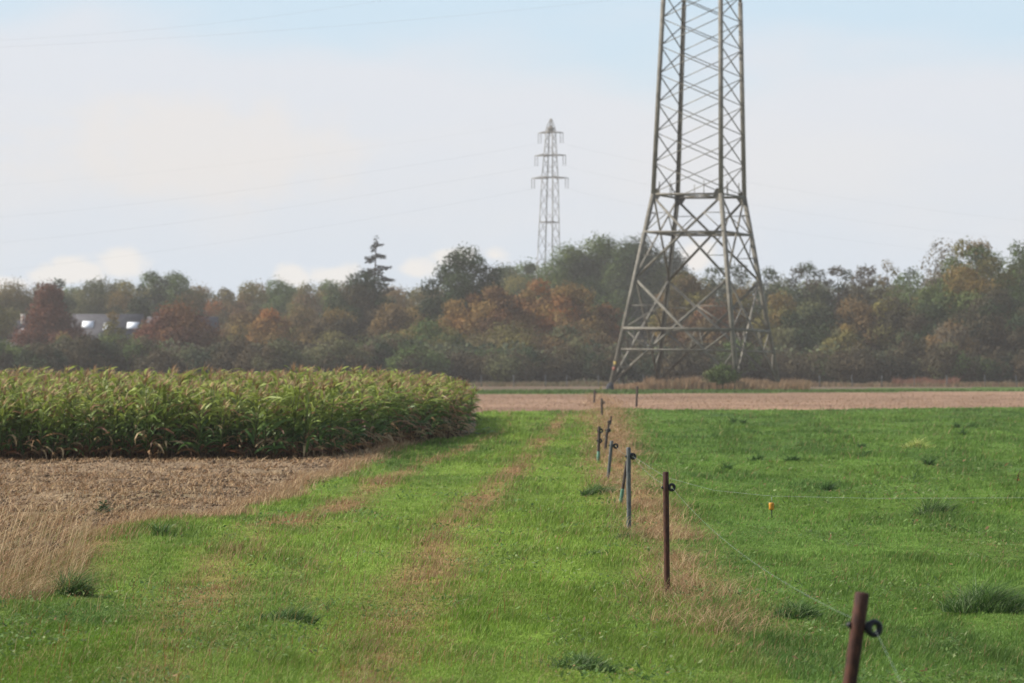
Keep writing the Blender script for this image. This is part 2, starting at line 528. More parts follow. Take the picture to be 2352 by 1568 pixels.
# ------------------------------------------------------------------ grass and straw
def blades(acc, x, y, z, h, w, lx, ly, ang, col, curl=0.45):
    n = len(x)
    dx, dy = np.cos(ang) * w / 2, np.sin(ang) * w / 2
    P = np.zeros((n, 5, 3), np.float32)
    P[:, 0] = np.stack([x - dx, y - dy, z], -1); P[:, 1] = np.stack([x + dx, y + dy, z], -1)
    mx, my, mz = x + lx * curl * 0.7, y + ly * curl * 0.7, z + h * 0.58
    P[:, 2] = np.stack([mx - dx * .8, my - dy * .8, mz], -1); P[:, 3] = np.stack([mx + dx * .8, my + dy * .8, mz], -1)
    P[:, 4] = np.stack([x + lx, y + ly, z + h], -1)
    b = np.arange(n)[:, None] * 5
    acc.add(P.reshape(-1, 3), b + np.array([[0, 1, 3, 2]]), b + np.array([[2, 3, 4]]), np.repeat(col.astype(np.float32), 5, axis=0))


def scatter(n, x0, x1, y0, y1, k=1.5):
    px = RNG.uniform(x0, x1, n)
    u = RNG.uniform(0, 1, n)
    ys = np.linspace(y0, y1, 400); pdf = 1 + k * np.exp(-(ys - 940) / 110); cdf = np.cumsum(pdf); cdf /= cdf[-1]
    py = np.interp(u, cdf, ys)
    x, y = gp(px, py)
    return px, py, x, y


px, py, x, y = scatter(1120000, -560, 3000, 933, 1740)
z = zone(px, py)
ok = np.isin(z, (1, 2))
px, py, x, y, z = px[ok], py[ok], x[ok], y[ok], z[ok]
g, d = turf_colour(px, py, x, y, None)
n = len(x)
isdry = RNG.uniform(0, 1, n) < (d * 0.94 + 0.035)
tuft = np.clip((0.55 * fbm(x * 1.1, y * 0.4, 91) + 0.45 * fbm(x * 4.1, y * 1.8, 95) - 0.5) * 7, -0.4, 1.7)
hh = np.where(z == 2, 0.036, 0.040) * (0.72 + 0.75 * np.maximum(tuft, -.3)) * RNG.uniform(0.6, 1.5, n)
hh = np.where(isdry, hh * RNG.uniform(0.8, 1.7, n), hh)
hh *= np.clip(0.8 + (y - 20) / 70, 0.8, 1.7)
pxm = y / (F * 1024 / 2352)
ww = np.maximum(0.0042, pxm * 0.75) * RNG.uniform(0.7, 1.3, n)
ww = np.where(isdry, ww * 0.7, ww)
cc = g * RNG.uniform(0.72, 1.3, n)[:, None] + RNG.normal(0, 0.008, (n, 3)) * np.array([1, .6, .3])
dc = DRY1 * RNG.uniform(0.6, 1.2, n)[:, None]; mixd = RNG.uniform(0, 1, n)[:, None] < 0.35
dc = np.where(mixd, DRY2 * RNG.uniform(0.7, 1.2, n)[:, None], dc)
cc = cc * (1 - .16 * np.clip(tuft, 0, 1.5))[:, None]
cc = np.clip(np.where(isdry[:, None], dc, cc), 0.005, 0.6)
zz = height(x, y) - 0.005
sw = RNG.uniform(0.0, 0.6, n)
lx = hh * (sw + RNG.normal(0, 0.25, n)); ly = hh * RNG.normal(-0.05, 0.35, n)
ang = RNG.uniform(-0.9, 0.9, n)
for zi, nm, lab in ((1, 'track_grass', 'short yellow-green grass growing over the farm track'), (2, 'meadow_grass', 'short deep green grass of the meadow right of the fence')):
    s = z == zi
    a = Acc(); blades(a, x[s], y[s], zz[s], hh[s], ww[s], lx[s], ly[s], ang[s], cc[s])
    tag(a.obj(nm, MAT_GRASS), lab, 'grass', kind='stuff')


def long_grass(acc, n, samp, h0, h1, lean, cols, wmin=0.003, jit=0.3, wpx=0.6, patch=1.6):
    px, py = samp(n)
    x, y = gp(px, py)
    ok = RNG.uniform(0, 1, n) < np.clip((fbm(x * patch, y * patch * .5, 55) - .34) * 4, .04, 1)
    px, py, x, y = px[ok], py[ok], x[ok], y[ok]; n = len(x)
    h = RNG.uniform(h0, h1, n) * RNG.uniform(0.7, 1.0, n)
    w = np.maximum(wmin, y / (F * 1024 / 2352) * wpx) * RNG.uniform(0.7, 1.3, n)
    c = np.array(cols)[RNG.integers(0, len(cols), n)] * RNG.uniform(0.7, 1.25, n)[:, None]
    lx = h * (lean + RNG.normal(0, jit, n)); ly = h * RNG.normal(0, jit, n)
    blades(acc, x, y, height(x, y) - 0.005, h, w, lx, ly, RNG.uniform(-1, 1, n), c, curl=0.3)


STRAWC = [(0.46, 0.315, 0.175), (0.40, 0.25, 0.135), (0.52, 0.38, 0.22), (0.31, 0.18, 0.095)]


def samp_fence(n):
    py = np.concatenate([RNG.uniform(900, 1060, n // 2), RNG.uniform(1000, 1260, n // 3), RNG.uniform(1290, 1440, n - n // 2 - n // 3)])
    c = I(py, [900, 930, 960, 1000, 1060, 1100, 1150, 1200, 1250, 1300, 1370, 1430], [1366, 1392, 1400, 1410, 1410, 1425, 1462, 1500, 1535, 1560, 1600, 1640])
    w = I(py, [900, 930, 960, 1000, 1060, 1100, 1150, 1200, 1250, 1300, 1370, 1430], [18, 32, 34, 34, 42, 46, 48, 52, 60, 60, 95, 100])
    return c + RNG.normal(0, 0.75, n) * w, py


a = Acc()
long_grass(a, 18000, samp_fence, 0.03, 0.17, 0.25, STRAWC, jit=1.5, patch=2.2)


def samp_fence_green(n):
    py = RNG.uniform(1040, 1420, n)
    return fence_x(py) + 60 + RNG.normal(0, 70, n), py


long_grass(a, 420, samp_fence_green, 0.12, 0.38, 0.5, [(0.34, 0.33, 0.12), (0.42, 0.34, 0.16)], jit=0.9, wpx=0.5)
tag(a.obj('dry_grass', MAT_GRASS), 'tangled straw-coloured dry grass along the electric fence', 'dry grass', kind='stuff')

a = Acc()


def samp_left(n):
    py = 1385 - np.abs(RNG.normal(0, 95, n))
    lim = I(py, [1080, 1200, 1260, 1330, 1385], [60, 190, 215, 190, 90])
    return lim - np.abs(RNG.normal(0, 1, n)) * 190, py


long_grass(a, 8500, samp_left, 0.04, 0.20, 0.9, STRAWC + [(0.26, 0.24, 0.09), (0.22, 0.12, 0.06), (0.16, 0.17, 0.05)], jit=0.9, wpx=0.55, patch=2.6)


def samp_left_tall(n):
    py = RNG.uniform(1210, 1360, n)
    return RNG.uniform(-200, 190, n), py


long_grass(a, 330, samp_left_tall, 0.3, 0.75, 0.85, [(0.50, 0.37, 0.21), (0.44, 0.30, 0.17)], jit=0.15, wpx=0.6)


def samp_edge(n):
    py = RNG.uniform(1012, 1250, n)
    return soil_edge(py) + RNG.normal(-6, 22, n), py


long_grass(a, 9000, samp_edge, 0.06, 0.2, 0.3, STRAWC, jit=0.4)
tag(a.obj('dry_grass', MAT_GRASS), 'tall straw-coloured grass blown over at the edge of the tilled ground', 'dry grass', kind='stuff')

# scattered taller weeds and dry stems over the foreground
a = Acc()
long_grass(a, 2400, lambda n: (RNG.uniform(-200, 1300, n), RNG.uniform(1230, 1700, n)), 0.08, 0.22, 0.45, [(0.36, 0.22, 0.08), (0.28, 0.10, 0.04), (0.16, 0.22, 0.05), (0.40, 0.30, 0.15)], jit=0.3, wpx=0.5)
long_grass(a, 500, lambda n: (RNG.uniform(1300, 2500, n), RNG.uniform(1250, 1700, n)), 0.07, 0.15, 0.3, [(0.16, 0.24, 0.06), (0.20, 0.28, 0.10), (0.34, 0.26, 0.12)], jit=0.45, wpx=0.55)
tag(a.obj('tall_grass_stems', MAT_GRASS), 'scattered longer green and reddish stems standing in the near grass', 'grass stems', kind='stuff')

# broad-leaved weeds and clover lying in the turf
a = Acc()
px, py, x, y = scatter(60000, -260, 2620, 1060, 1720, 0.8)
ok = np.isin(zone(px, py), (1, 2)) & (fbm(x * 1.5, y * .5, 131) + RNG.normal(0, .05, len(x)) > .585)
px, py, x, y = px[ok], py[ok], x[ok], y[ok]; n = len(x)
nn = np.tile((0., 0., 1.), (n, 1)); pal = np.array([(0.11, 0.19, 0.05), (0.16, 0.24, 0.07), (0.14, 0.20, 0.045), (0.24, 0.29, 0.12), (0.26, 0.17, 0.08)])


def leaf_flat(acc, P, s, cols):
    m = len(P); t = RNG.uniform(0, 6.28, m); tl = RNG.normal(0, .45, (m, 2))
    u = np.stack([np.cos(t), np.sin(t), tl[:, 0]], -1) * s[:, None]; v = np.stack([-np.sin(t), np.cos(t), tl[:, 1]], -1) * s[:, None] * .45
    acc.add(np.stack([P - u, P - v, P + u, P + v], 1).reshape(-1, 3), np.arange(m * 4).reshape(-1, 4), c=np.repeat(cols, 4, axis=0))


leaf_flat(a, np.stack([x, y, height(x, y) + RNG.uniform(.02, .065, n)], -1), RNG.uniform(.010, .026, n) * np.clip(y / 30, .8, 2), pal[RNG.choice(5, n, p=[.34, .3, .2, .1, .06])] * RNG.uniform(.75, 1.25, n)[:, None])
tag(a.obj('clover', MAT_GRASS), 'patches of clover and broad-leaved weeds low in the turf', 'weeds', kind='stuff')

# stubble, straw and clods on the tilled ground
a = Acc()
px, py, x, y = scatter(60000, -250, 960, 1045, 1330, 0.6)
ok = zone(px, py) == 0; px, py, x, y = px[ok], py[ok], x[ok], y[ok]; n = len(x)
L = RNG.uniform(0.03, 0.13, n); w = np.maximum(0.006, y / 3265 * 0.7) * RNG.uniform(0.7, 1.2, n)
c = np.array(STRAWC)[RNG.integers(0, 4, n)] * RNG.uniform(0.6, 1.1, n)[:, None]
zz = height(x, y) + 0.02
blades(a, x, y, zz, L * RNG.uniform(0.1, 0.8, n), w, L * RNG.normal(0.2, 0.8, n), L * RNG.normal(0, 0.8, n), RNG.uniform(-1, 1, n), c)
tag(a.obj('straw', MAT_STRAW), 'broken straw and stubble strewn over the tilled ground by the maize', 'straw', kind='stuff')
a = Acc()
px, py, x, y = scatter(26000, -250, 960, 1045, 1330, 0.6)
ok = (zone(px, py) == 0) & (fbm(x * 1.2, y * 0.6, 5) > 0.36); px, py, x, y = px[ok], py[ok], x[ok], y[ok]; n = len(x)
s = RNG.uniform(0.012, 0.03, n) * (1 + 1.3 * (RNG.uniform(0, 1, n) > .93))
octa = np.array([[1, 0, 0], [0, 1, 0], [-1, 0, 0], [0, -1, 0], [0, 0, 1], [0, 0, -1]], float)
P = octa[None] * (RNG.uniform(0.5, 1.2, (n, 6, 1))) * (s[:, None, None] * np.array([1.3, 1.2, 0.8]))
P[:, :, 0] += x[:, None]; P[:, :, 1] += y[:, None]; P[:, :, 2] += (height(x, y) + 0.01)[:, None]
b = np.arange(n)[:, None, None] * 6
T = np.array([[0, 1, 4], [1, 2, 4], [2, 3, 4], [3, 0, 4], [1, 0, 5], [2, 1, 5], [3, 2, 5], [0, 3, 5]])[None]
c = np.array([0.22, 0.158, 0.105]) * RNG.uniform(0.6, 1.25, n)[:, None]
a.add(P.reshape(-1, 3), None, (b + T).reshape(-1, 3), np.repeat(c, 6, axis=0))
tag(a.obj('soil_clods', MAT_SOIL), 'dark crumbly clods of earth on the tilled ground', 'soil', kind='stuff')

# fields and dry grass far off
a = Acc()
px = RNG.uniform(1060, 2700, 15000); py = RNG.uniform(900, 946, 15000)
ok = zone(px, py) == 3; px, py = px[ok], py[ok]; x, y = gp(px, py); n = len(x)
c = np.array(STRAWC)[RNG.integers(0, 4, n)] * RNG.uniform(0.55, 1.0, n)[:, None]
h = RNG.uniform(0.02, 0.07, n)
blades(a, x, y, np.zeros(n), h, y / 3265 * 0.5, h * RNG.normal(0, .7, n), h * RNG.normal(0, 0.6, n), RNG.uniform(-1, 1, n), c)
tag(a.obj('stubble', MAT_STRAW), 'tan stubble over the far tilled field below the pylon', 'stubble', kind='stuff')
a = Acc()


def far_grass(n, x0, x1, d0, d1, h0, h1, cols):
    px = RNG.uniform(x0, x1, n); y = RNG.uniform(d0, d1, n); x = (px - XC) / F * y
    h = RNG.uniform(h0, h1, n) * (0.5 + vnoise(x / 2.5, y / 9, 3)); c = np.array(cols)[RNG.integers(0, len(cols), n)] * RNG.uniform(0.75, 1.2, n)[:, None]
    blades(a, x, y, np.zeros(n), h, y / 3265 * RNG.uniform(.6, 1.1, n), h * RNG.normal(.2, .3, n), h * RNG.normal(0, .3, n), RNG.uniform(-1, 1, n), c)


FG = [(0.32, 0.21, 0.115), (0.27, 0.165, 0.09), (0.37, 0.25, 0.14)]
far_grass(5200, 1480, 1850, 296, 322, 0.5, 1.05, FG)
far_grass(2600, 1690, 1860, 290, 300, 0.4, 0.9, FG)
far_grass(2600, 1400, 1500, 300, 330, 0.2, 0.6, FG)
far_grass(6500, 1850, 2700, 350, 385, 0.15, 0.5, [(0.20, 0.14, 0.08), (0.16, 0.13, 0.06), (0.24, 0.15, 0.085)])
far_grass(1500, 2050, 2200, 365, 385, 0.5, 1.0, [(0.24, 0.12, 0.075), (0.2, 0.1, 0.06)])
far_grass(5000, 1050, 1420, 360, 392, 0.15, 0.5, [(0.16, 0.13, 0.07), (0.12, 0.12, 0.05), (0.2, 0.13, 0.08)])
tag(a.obj('dry_grass', MAT_GRASS), 'rust-tan tall grass under the near pylon and along the foot of the wood', 'dry grass', kind='stuff')
a = Acc()
px = RNG.uniform(1060, 2700, 9000); y = RNG.uniform(242, 282, 9000); x = (px - XC) / F * y
ok = zone(*to_px(x, y)) == 4; x, y = x[ok], y[ok]; n = len(x); h = RNG.uniform(.08, .25, n)
c = np.array([0.085, 0.14, 0.03]) * RNG.uniform(.7, 1.3, n)[:, None]
blades(a, x, y, np.zeros(n), h, y / 3265 * 0.9, h * .3, h * 0, RNG.uniform(-1, 1, n), c)
tag(a.obj('strip_grass', MAT_GRASS), 'thin green strip of grass crossing between the tilled fields', 'grass', kind='stuff')


# single dark tufts that stand out of the turf
def clump(name, px, py, wpx, hm, cols, n, label, cat='grass clump', group=None, lean=0.5):
    x0, y0 = gp(px, py); W = wpx / F * y0
    a = Acc()
    r = RNG.uniform(0, 1, n) ** .8; t = RNG.uniform(0, 2 * pi, n)
    x = r * np.cos(t) * W / 2; y = r * np.sin(t) * W / 2 * 0.6
    h = hm * (1.1 - 0.75 * r) * RNG.uniform(0.35, 1.1, n) * (0.35 + 1.1 * vnoise(x / W * 6 + px, y / W * 6, 4))
    c = np.array(cols)[RNG.integers(0, len(cols), n)] * RNG.uniform(0.7, 1.3, n)[:, None]
    w = np.maximum(0.006, y0 / 3265 * 0.9) * RNG.uniform(.7, 1.3, n)
    blades(a, x, y, np.full(n, -0.01), h, w, h * (lean + RNG.normal(0, .8, n)) + x * .25, h * RNG.normal(0, .7, n) + y * .4, RNG.uniform(-1.2, 1.2, n), c)
    o = a.obj(name, MAT_GRASS, loc=(x0, y0, float(height(x0, y0))))
    return tag(o, label, cat, group)


DG = [(0.07, 0.14, 0.035), (0.10, 0.19, 0.045), (0.055, 0.11, 0.035), (0.24, 0.30, 0.15), (0.13, 0.22, 0.05)]  # the pale blade colour among the darks paints in highlights
GC = 'dark grass clumps standing in the short turf'
clump('grass_clump', 2150, 1182, 105, 0.30, DG, 800, 'biggest dark grass clump far out in the right meadow', group=GC)
clump('grass_clump', 2098, 1102, 34, 0.28, DG, 200, 'small upright dark tuft above the big clump in the meadow', group=GC)
clump('grass_clump', 1985, 1062, 60, 0.08, DG, 160, 'low flat dark patch in the meadow nearest the pale patch', group=GC)
clump('grass_clump', 1370, 1136, 72, 0.24, DG, 500, 'dark green clump at the left foot of the green-sleeved stake', group=GC)
clump('grass_clump', 1440, 1247, 105, 0.11, DG + [(0.34, 0.24, 0.12)], 420, 'greyish cut tussock at the foot of the grey post', group=GC)
clump('grass_clump', 1362, 1283, 50, 0.09, DG, 260, 'small dark tuft left of the rusty middle post', group=GC)
clump('grass_clump', 2270, 1405, 210, 0.26, DG, 1400, 'wide dark grass clump at the right edge of the picture', group=GC)
clump('grass_clump', 1830, 1405, 120, 0.18, DG, 500, 'dark tussock under the wire between the two rusty posts', group=GC)
clump('grass_clump', 1340, 1545, 150, 0.17, DG, 800, 'dark grass clump low in the foreground left of the near post', group=GC)
clump('grass_clump', 650, 1425, 150, 0.17, DG, 800, 'dark grass clump in the foreground between the wheel tracks', group=GC)
clump('grass_clump', 160, 1365, 95, 0.26, DG + [(0.36, 0.25, 0.12)], 700, 'dark shaggy tussock below the tall straw grass', group=GC)
clump('grass_clump', 370, 1247, 60, 0.14, DG, 300, 'small blue-green clump right of the tall straw grass', group=GC)
clump('grass_clump', 1925, 980, 40, 0.12, DG, 120, 'small dark clump near the far end of the meadow', group=GC)
clump('grass_clump', 1598, 973, 22, 0.14, DG, 80, 'tiny dark tuft far down the meadow near the fence', group=GC)
for px_, py_, w_ in ((1681, 964, 22), (1706, 965, 20), (2231, 977, 26), (2211, 1000, 20), (1978, 1025, 18), (1738, 1055, 30), (1821, 1066, 34), (1988, 1050, 40), (2196, 977, 16), (1668, 1072, 22), (2130, 1062, 26), (1900, 1120, 36)):
    clump('grass_tuft', px_, py_ + 4, w_, .20, DG[:3], 150, 'small dark tuft scattered over the far half of the meadow', group='small dark tufts over the meadow')
clump('pale_grass_patch', 2105, 1032, 85, 0.22, [(0.60, 0.62, 0.24), (0.52, 0.56, 0.18), (0.30, 0.38, 0.08)], 420, 'pale yellow patch of bleached grass in the meadow', 'grass patch', lean=0.1)


def weed(px, py, hm, label, cols=((0.05, 0.09, 0.04), (0.04, 0.075, 0.03)), nst=3, leaf=0.05):
    x0, y0 = gp(px, py)
    root = empty('weed_plant', (x0, y0, float(height(x0, y0)) + 0.0), label, 'weed')
    a = Acc(); b = Acc()
    for k in range(nst):
        t = RNG.uniform(0, 6.28); l = hm * RNG.uniform(.7, 1)
        tip = np.array([cos(t) * .15 * l + .12 * l, sin(t) * .15 * l, l])
        a.tube([(0, 0, -0.02), tip * .5 + (0, 0, .04 * l), tip], [0.006, 0.005, 0.003], 5, c=(0.08, 0.09, 0.04))
        m = 9
        for i in range(m):
            f = (i + 2) / (m + 2); p = tip * f; th = i * 2.4 + k; r = leaf * (1.3 - f)
            o = np.array([cos(th), sin(th), 0.35]); s = np.array([-sin(th), cos(th), 0]) * r * .6
            b.add([p, p + o * r + s, p + o * r * 2.2, p + o * r - s], [[0, 1, 2, 3]], c=np.array(cols[i % len(cols)]) * RNG.uniform(.8, 1.3))
    a.obj('stem', MAT_BARK, root); b.obj('leaves', MAT_LEAF, root)
    return root


weed(232, 1200, 0.22, 'small dark thistle-like weed on the tilled ground', leaf=0.07)
weed(1380, 906, 1.25, 'thin yellowing weed standing in the fence line before the pylon', ((0.22, 0.24, 0.04), (0.26, 0.2, 0.05)), 2, 0.14)
weed(2335, 1110, 0.22, 'reddish dock stalk standing in the meadow near the right edge', ((0.2, 0.07, 0.03), (0.16, 0.09, 0.03)), 2, 0.03)

# ------------------------------------------------------------------ maize
def strip_leaf(acc, base, az, L, w, up, droop, col, twist=0.0, wind=0.18, seg=5):
    s = np.linspace(0, 1, seg + 1)
    ang = up - droop * s ** 1.3
    dx = np.cumsum(np.concatenate([[0], np.cos(ang[:-1])])) * L / seg
    dz = np.cumsum(np.concatenate([[0], np.sin(ang[:-1])])) * L / seg
    dirv = np.array([cos(az), sin(az)])
    P = np.stack([base[0] + dirv[0] * dx + wind * L * s ** 1.5, base[1] + dirv[1] * dx, base[2] + dz], -1)
    side = np.array([-sin(az), cos(az), 0.0])
    ww = w * np.array([0.55, 1.0, 1.0, 0.8, 0.5, 0.06])[:seg + 1]
    tw = twist * s
    off = side[None] * np.cos(tw)[:, None] + np.array([0, 0, 1.0])[None] * np.sin(tw)[:, None]
    Lp, Rp = P - off * ww[:, None] / 2, P + off * ww[:, None] / 2
    v = np.concatenate([Lp, Rp]); m = seg + 1
    acc.add(v, [[i, i + 1, m + i + 1, m + i] for i in range(seg)], c=col)


def maize_plant(seed, H, dry):
    rs = np.random.default_rng(seed)
    a, t = Acc(), Acc()
    a.tube([(0, 0, 0), (0.02, 0, H * .5), (0.05 + rs.normal(0, .02), rs.normal(0, .03), H)], [0.014, 0.011, 0.005], 5,
           c=np.array([[0.14, 0.07, 0.035], [0.06, 0.075, 0.025], [0.13, 0.14, 0.05]]))
    nl = 21; az0 = rs.uniform(0, pi)
    for i in range(nl):
        f = 0.10 + 0.86 * i / (nl - 1); zb = H * f
        az = az0 + (i % 2) * pi + rs.normal(0, 0.9)
        low = max(0.0, 1 - f / 0.36)
        L = rs.uniform(0.32, 0.66) * (1.0 if f < .8 else .7)
        r = rs.uniform()
        if r < low * 0.5 + dry * 0.75 + .11:
            col = np.array([(0.36, 0.21, 0.10), (0.48, 0.35, 0.19), (0.22, 0.105, 0.055)][rs.integers(0, 3)]) * rs.uniform(.7, 1.2)
            up, dr = rs.uniform(0.2, 0.9), rs.uniform(1.6, 2.8)
        else:
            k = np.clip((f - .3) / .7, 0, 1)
            col = np.array([0.08, 0.155, 0.04]) * (1 - k) + np.array([0.31, 0.36, 0.07]) * k  # low leaves darker, top leaves brighter: canopy light and shade put into colour
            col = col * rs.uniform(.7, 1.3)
            up, dr = rs.uniform(0.6, 1.2), rs.uniform(0.9, 2.3)
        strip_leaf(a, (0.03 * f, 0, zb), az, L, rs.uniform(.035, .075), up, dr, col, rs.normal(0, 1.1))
    for i in range(9):
        az = rs.uniform(0, 6.28); l = rs.uniform(.12, .25); e = rs.uniform(.7, 1.4)
        col = np.array([(0.38, 0.27, 0.14), (0.33, 0.20, 0.11), (0.42, 0.33, 0.17)][rs.integers(0, 3)])
        strip_leaf(t, (0.05, 0, H - .05), az, l, 0.024, e, 0.7, col, 0, .3)
    return a, t


def in_field(x, y):
    px, py = to_px(x, y)
    return (py < maize_edge(px)) & (px < 1062 + 22 * (vnoise(y / 1.7, x * 0, 14) - .5)) & (py > 938)


variants = []
for k in range(10):
    H = 1.00 + 0.052 * k
    variants.append((maize_plant(100 + k, H, 0.05 + .02 * (k % 4)), H))
dryvar = [(maize_plant(200 + k, 1.1 + 0.08 * k, 0.7), 1.2) for k in range(5)]
spots = []
for rx in np.arange(-16, -0.2, 0.5):
    for ry in np.arange(60, 132, 0.17):
        spots.append((rx + random.gauss(0, .13), ry + random.gauss(0, .08)))
spots = np.array(spots)
ok = in_field(spots[:, 0], spots[:, 1]); spots = spots[ok]
spx, spy = to_px(spots[:, 0], spots[:, 1])
gap = (maize_edge(spx) - spy)                     # rows of picture behind the front edge
depth_in = spots[:, 1] - gd(maize_edge(spx))      # metres behind the front edge
keep = depth_in < 34
spots, spx, spy, depth_in = spots[keep], spx[keep], spy[keep], depth_in[keep]
# distance to the right-hand edge of the field, too
right_in = 1080 - spx
inside = (spx > -130) & (spx < 1100)
order = np.argsort(np.where(inside, np.minimum(depth_in, right_in * 0.05), 1e9))
front = set(order[:300].tolist())
ML = 'green maize plant with drooping leaves and tan tassel in the outer rows'
MG = 'maize plants in the outer rows of the field'
protos = {}
rest = Acc()
for i, (x, y) in enumerate(spots):
    edge = spx[i] > 880 and random.random() < np.clip((spx[i] - 860) / 220, 0, .55)
    lst = dryvar if edge else variants
    k = random.randrange(len(lst))
    sc = random.uniform(.93, 1.1) * (1.0 if spx[i] < 940 else float(np.interp(spx[i], [860, 1000, 1050, 1080], [1, .95, .86, .74])))
    sc *= 0.99 + 0.15 * (vnoise(x / 1.3, y / 2.5, 9) - .5) * 2
    rz = random.uniform(-1.6, 1.6)
    (pa, ptas), H = lst[k]
    if i in front:
        key = (edge, k)
        if key not in protos:
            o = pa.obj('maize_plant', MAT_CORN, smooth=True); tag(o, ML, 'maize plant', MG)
            ptas.obj('tassel', MAT_STRAW, o)
            o.location = (x, y, -0.01); o.rotation_euler = (random.gauss(0, .07), random.gauss(.05, .09), rz); o.scale = (sc,) * 3
            protos[key] = o
        else:
            copy_thing(protos[key], (x, y, -0.01), rz, sc).rotation_euler = (random.gauss(0, .07), random.gauss(.05, .09), rz)
    else:
        if spx[i] < -180:
            continue
        cr, sr = cos(rz) * sc, sin(rz) * sc
        tx, ty = random.gauss(.05, .09), random.gauss(0, .07)
        for p in (pa, ptas):
            v, q, t, c = p.arrays()
            w = np.stack([v[:, 0] * cr - v[:, 1] * sr + x + v[:, 2] * tx, v[:, 0] * sr + v[:, 1] * cr + y + v[:, 2] * ty, v[:, 2] * sc - .01], -1)
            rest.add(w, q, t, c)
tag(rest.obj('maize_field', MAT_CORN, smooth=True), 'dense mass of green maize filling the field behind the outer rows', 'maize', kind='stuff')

# one broken stalk lying out of the field corner
x0, y0 = gp(1075, 1004)
r_ = empty('fallen_maize_stalk', (x0, y0, 0.0), 'fallen maize stalk with dark leaves lying on the grass at the field corner', 'maize stalk')
a = Acc(); b = Acc()
a.tube([(-.3, 0, .06), (.1, -.05, .12), (.45, -.1, .09)], [.013, .011, .006], 5, c=(0.14, 0.13, 0.05))
for i in range(7):
    strip_leaf(b, (-.15 + .1 * i, -.02 * i, .09), random.uniform(-.8, .6), random.uniform(.35, .55), .06, random.uniform(.3, .9), 1.5, np.array([0.045, 0.095, 0.04]) * random.uniform(.8, 1.5), .3)
a.obj('stalk', MAT_BARK, r_); b.obj('leaves', MAT_CORN, r_)


# ------------------------------------------------------------------ fence
def post(px0, py0, px1, py1, dia, mat, label, ins=(), name='fence_post', d=None, wob=0.0, sink=0.15, ins_mat=None):
    """post from its foot (px0,py0 on the ground) to its top seen at px1,py1"""
    if d is None:
        x0, y0 = gp(px0, py0)
    else:
        x0, y0 = (px0 - XC) / F * d, d
    z0 = float(height(x0, y0)) - sink
    base = np.array([x0, y0, z0]); top = pt(px1, py1, y0)
    root = empty(name, base, label, 'fence post', 'posts of the electric fence')
    L = top - base
    a = Acc(); m = 9
    path = [L * (i / (m - 1)) + np.array([random.gauss(0, wob), random.gauss(0, wob), 0]) * (0 < i < m - 1) for i in range(m)]
    rad = [dia / 2 * random.uniform(.97, 1.03) for _ in range(m)]
    path = path[:-1] + [L - L / np.linalg.norm(L) * .006, L]; rad = rad[:-1] + [dia / 2, dia / 2 * .8]
    a.tube(path, rad, 14, c=(0.1, 0.1, 0.1))
    a.obj('shaft', mat, root, smooth=False)
    for (ix, iy, s) in ins:
        c = pt(ix, iy, y0) - base
        f = np.clip((c @ L) / (L @ L), 0, 1); on = L * f
        insulator(root, on, c, dia, s)
    return root, base


def insulator(root, on, c, dia, s):
    a = Acc()
    Rr, rr = 0.0205 * s, 0.0095 * s
    # ring, its eye facing along the wire
    nu, nv = 20, 10
    u = np.arange(nu) * 2 * pi / nu; v = np.arange(nv) * 2 * pi / nv
    U, Vv = np.meshgrid(u, v, indexing='ij')
    P = np.stack([(Rr + rr * np.cos(Vv)) * np.cos(U), 1.35 * rr * np.sin(Vv), (Rr + rr * np.cos(Vv)) * np.sin(U)], -1).reshape(-1, 3)
    th = 0.45
    P = P @ np.array([[cos(th), sin(th), 0], [-sin(th), cos(th), 0], [0, 0, 1]])
    q = [[i * nv + j, ((i + 1) % nu) * nv + j, ((i + 1) % nu) * nv + (j + 1) % nv, i * nv + (j + 1) % nv] for i in range(nu) for j in range(nv)]
    a.add(P + c, q)
    dv = c - on; dl = np.linalg.norm(dv) + 1e-9; dv = dv / dl
    a.tube([on + dv * dia * .45, on + dv * (dl - Rr)], [.012 * s, .011 * s], 10)
    for k in (.5, .72):
        p = on + dv * (dia * .5 + (dl - Rr - dia * .5) * k)
        a.tube([p - dv * .003, p + dv * .003], [.019 * s, .019 * s], 12)
    a.tube([on + dv * dia * .5, on - dv * (dia * .5 + .016)], [.006 * s, .006 * s], 6)
    a.tube([on - dv * (dia * .5), on - dv * (dia * .5 + .008)], [.012 * s, .012 * s], 6)
    a.obj('insulator', MAT_BLACK, root, smooth=True)


D1 = 11.9
p1, b1 = post(1888, YH + EYE * F / D1, 1981, 1360, 0.053, MAT_RUST, 'nearest rusty post leaning right in the bottom right corner', [(2008, 1443, 1.15)], d=D1)
p2, b2 = post(1533, 1358, 1529, 1083, 0.046, MAT_RUST, 'tall rusty brown post, upright, second nearest in the fence', [(1543, 1119, 1.12)])
p3, b3 = post(1445, 1222, 1443.5, 1027, 0.049, MAT_GREYPOST, 'grey upright post in front of the leaning green-sleeved stake', [(1454, 1048, 1.25)], wob=0.002)
r4, b4 = post(1421, 1158, 1440, 1058, 0.042, MAT_BROWNPOST, 'leaning brown stake with a faded green sleeve behind the grey post', [(1449, 1046, 1.3)])
a = Acc()
L4 = pt(1440, 1058, gd(1158)) - b4
a.tube([L4 * .16, L4 * .3, L4 * .47, L4 * .49], [.0235, .024, .0235, .022], 12)
a.obj('sleeve', MAT_GREEN, r4)
post(1394, 1100, 1405, 1012, 0.054, MAT_GREYPOST, 'slanting grey-brown post fourth in line with one ring insulator', [(1414.5, 1024, 1.5)])
r5, b5 = post(1373, 1066, 1376.5, 979, 0.055, MAT_BROWNPOST, 'dark post with two insulators and green foot beside the dry grass', [(1380, 989, 1.6), (1378, 1012, 1.6)])
a = Acc(); L5 = pt(1376.5, 979, gd(1066)) - b5
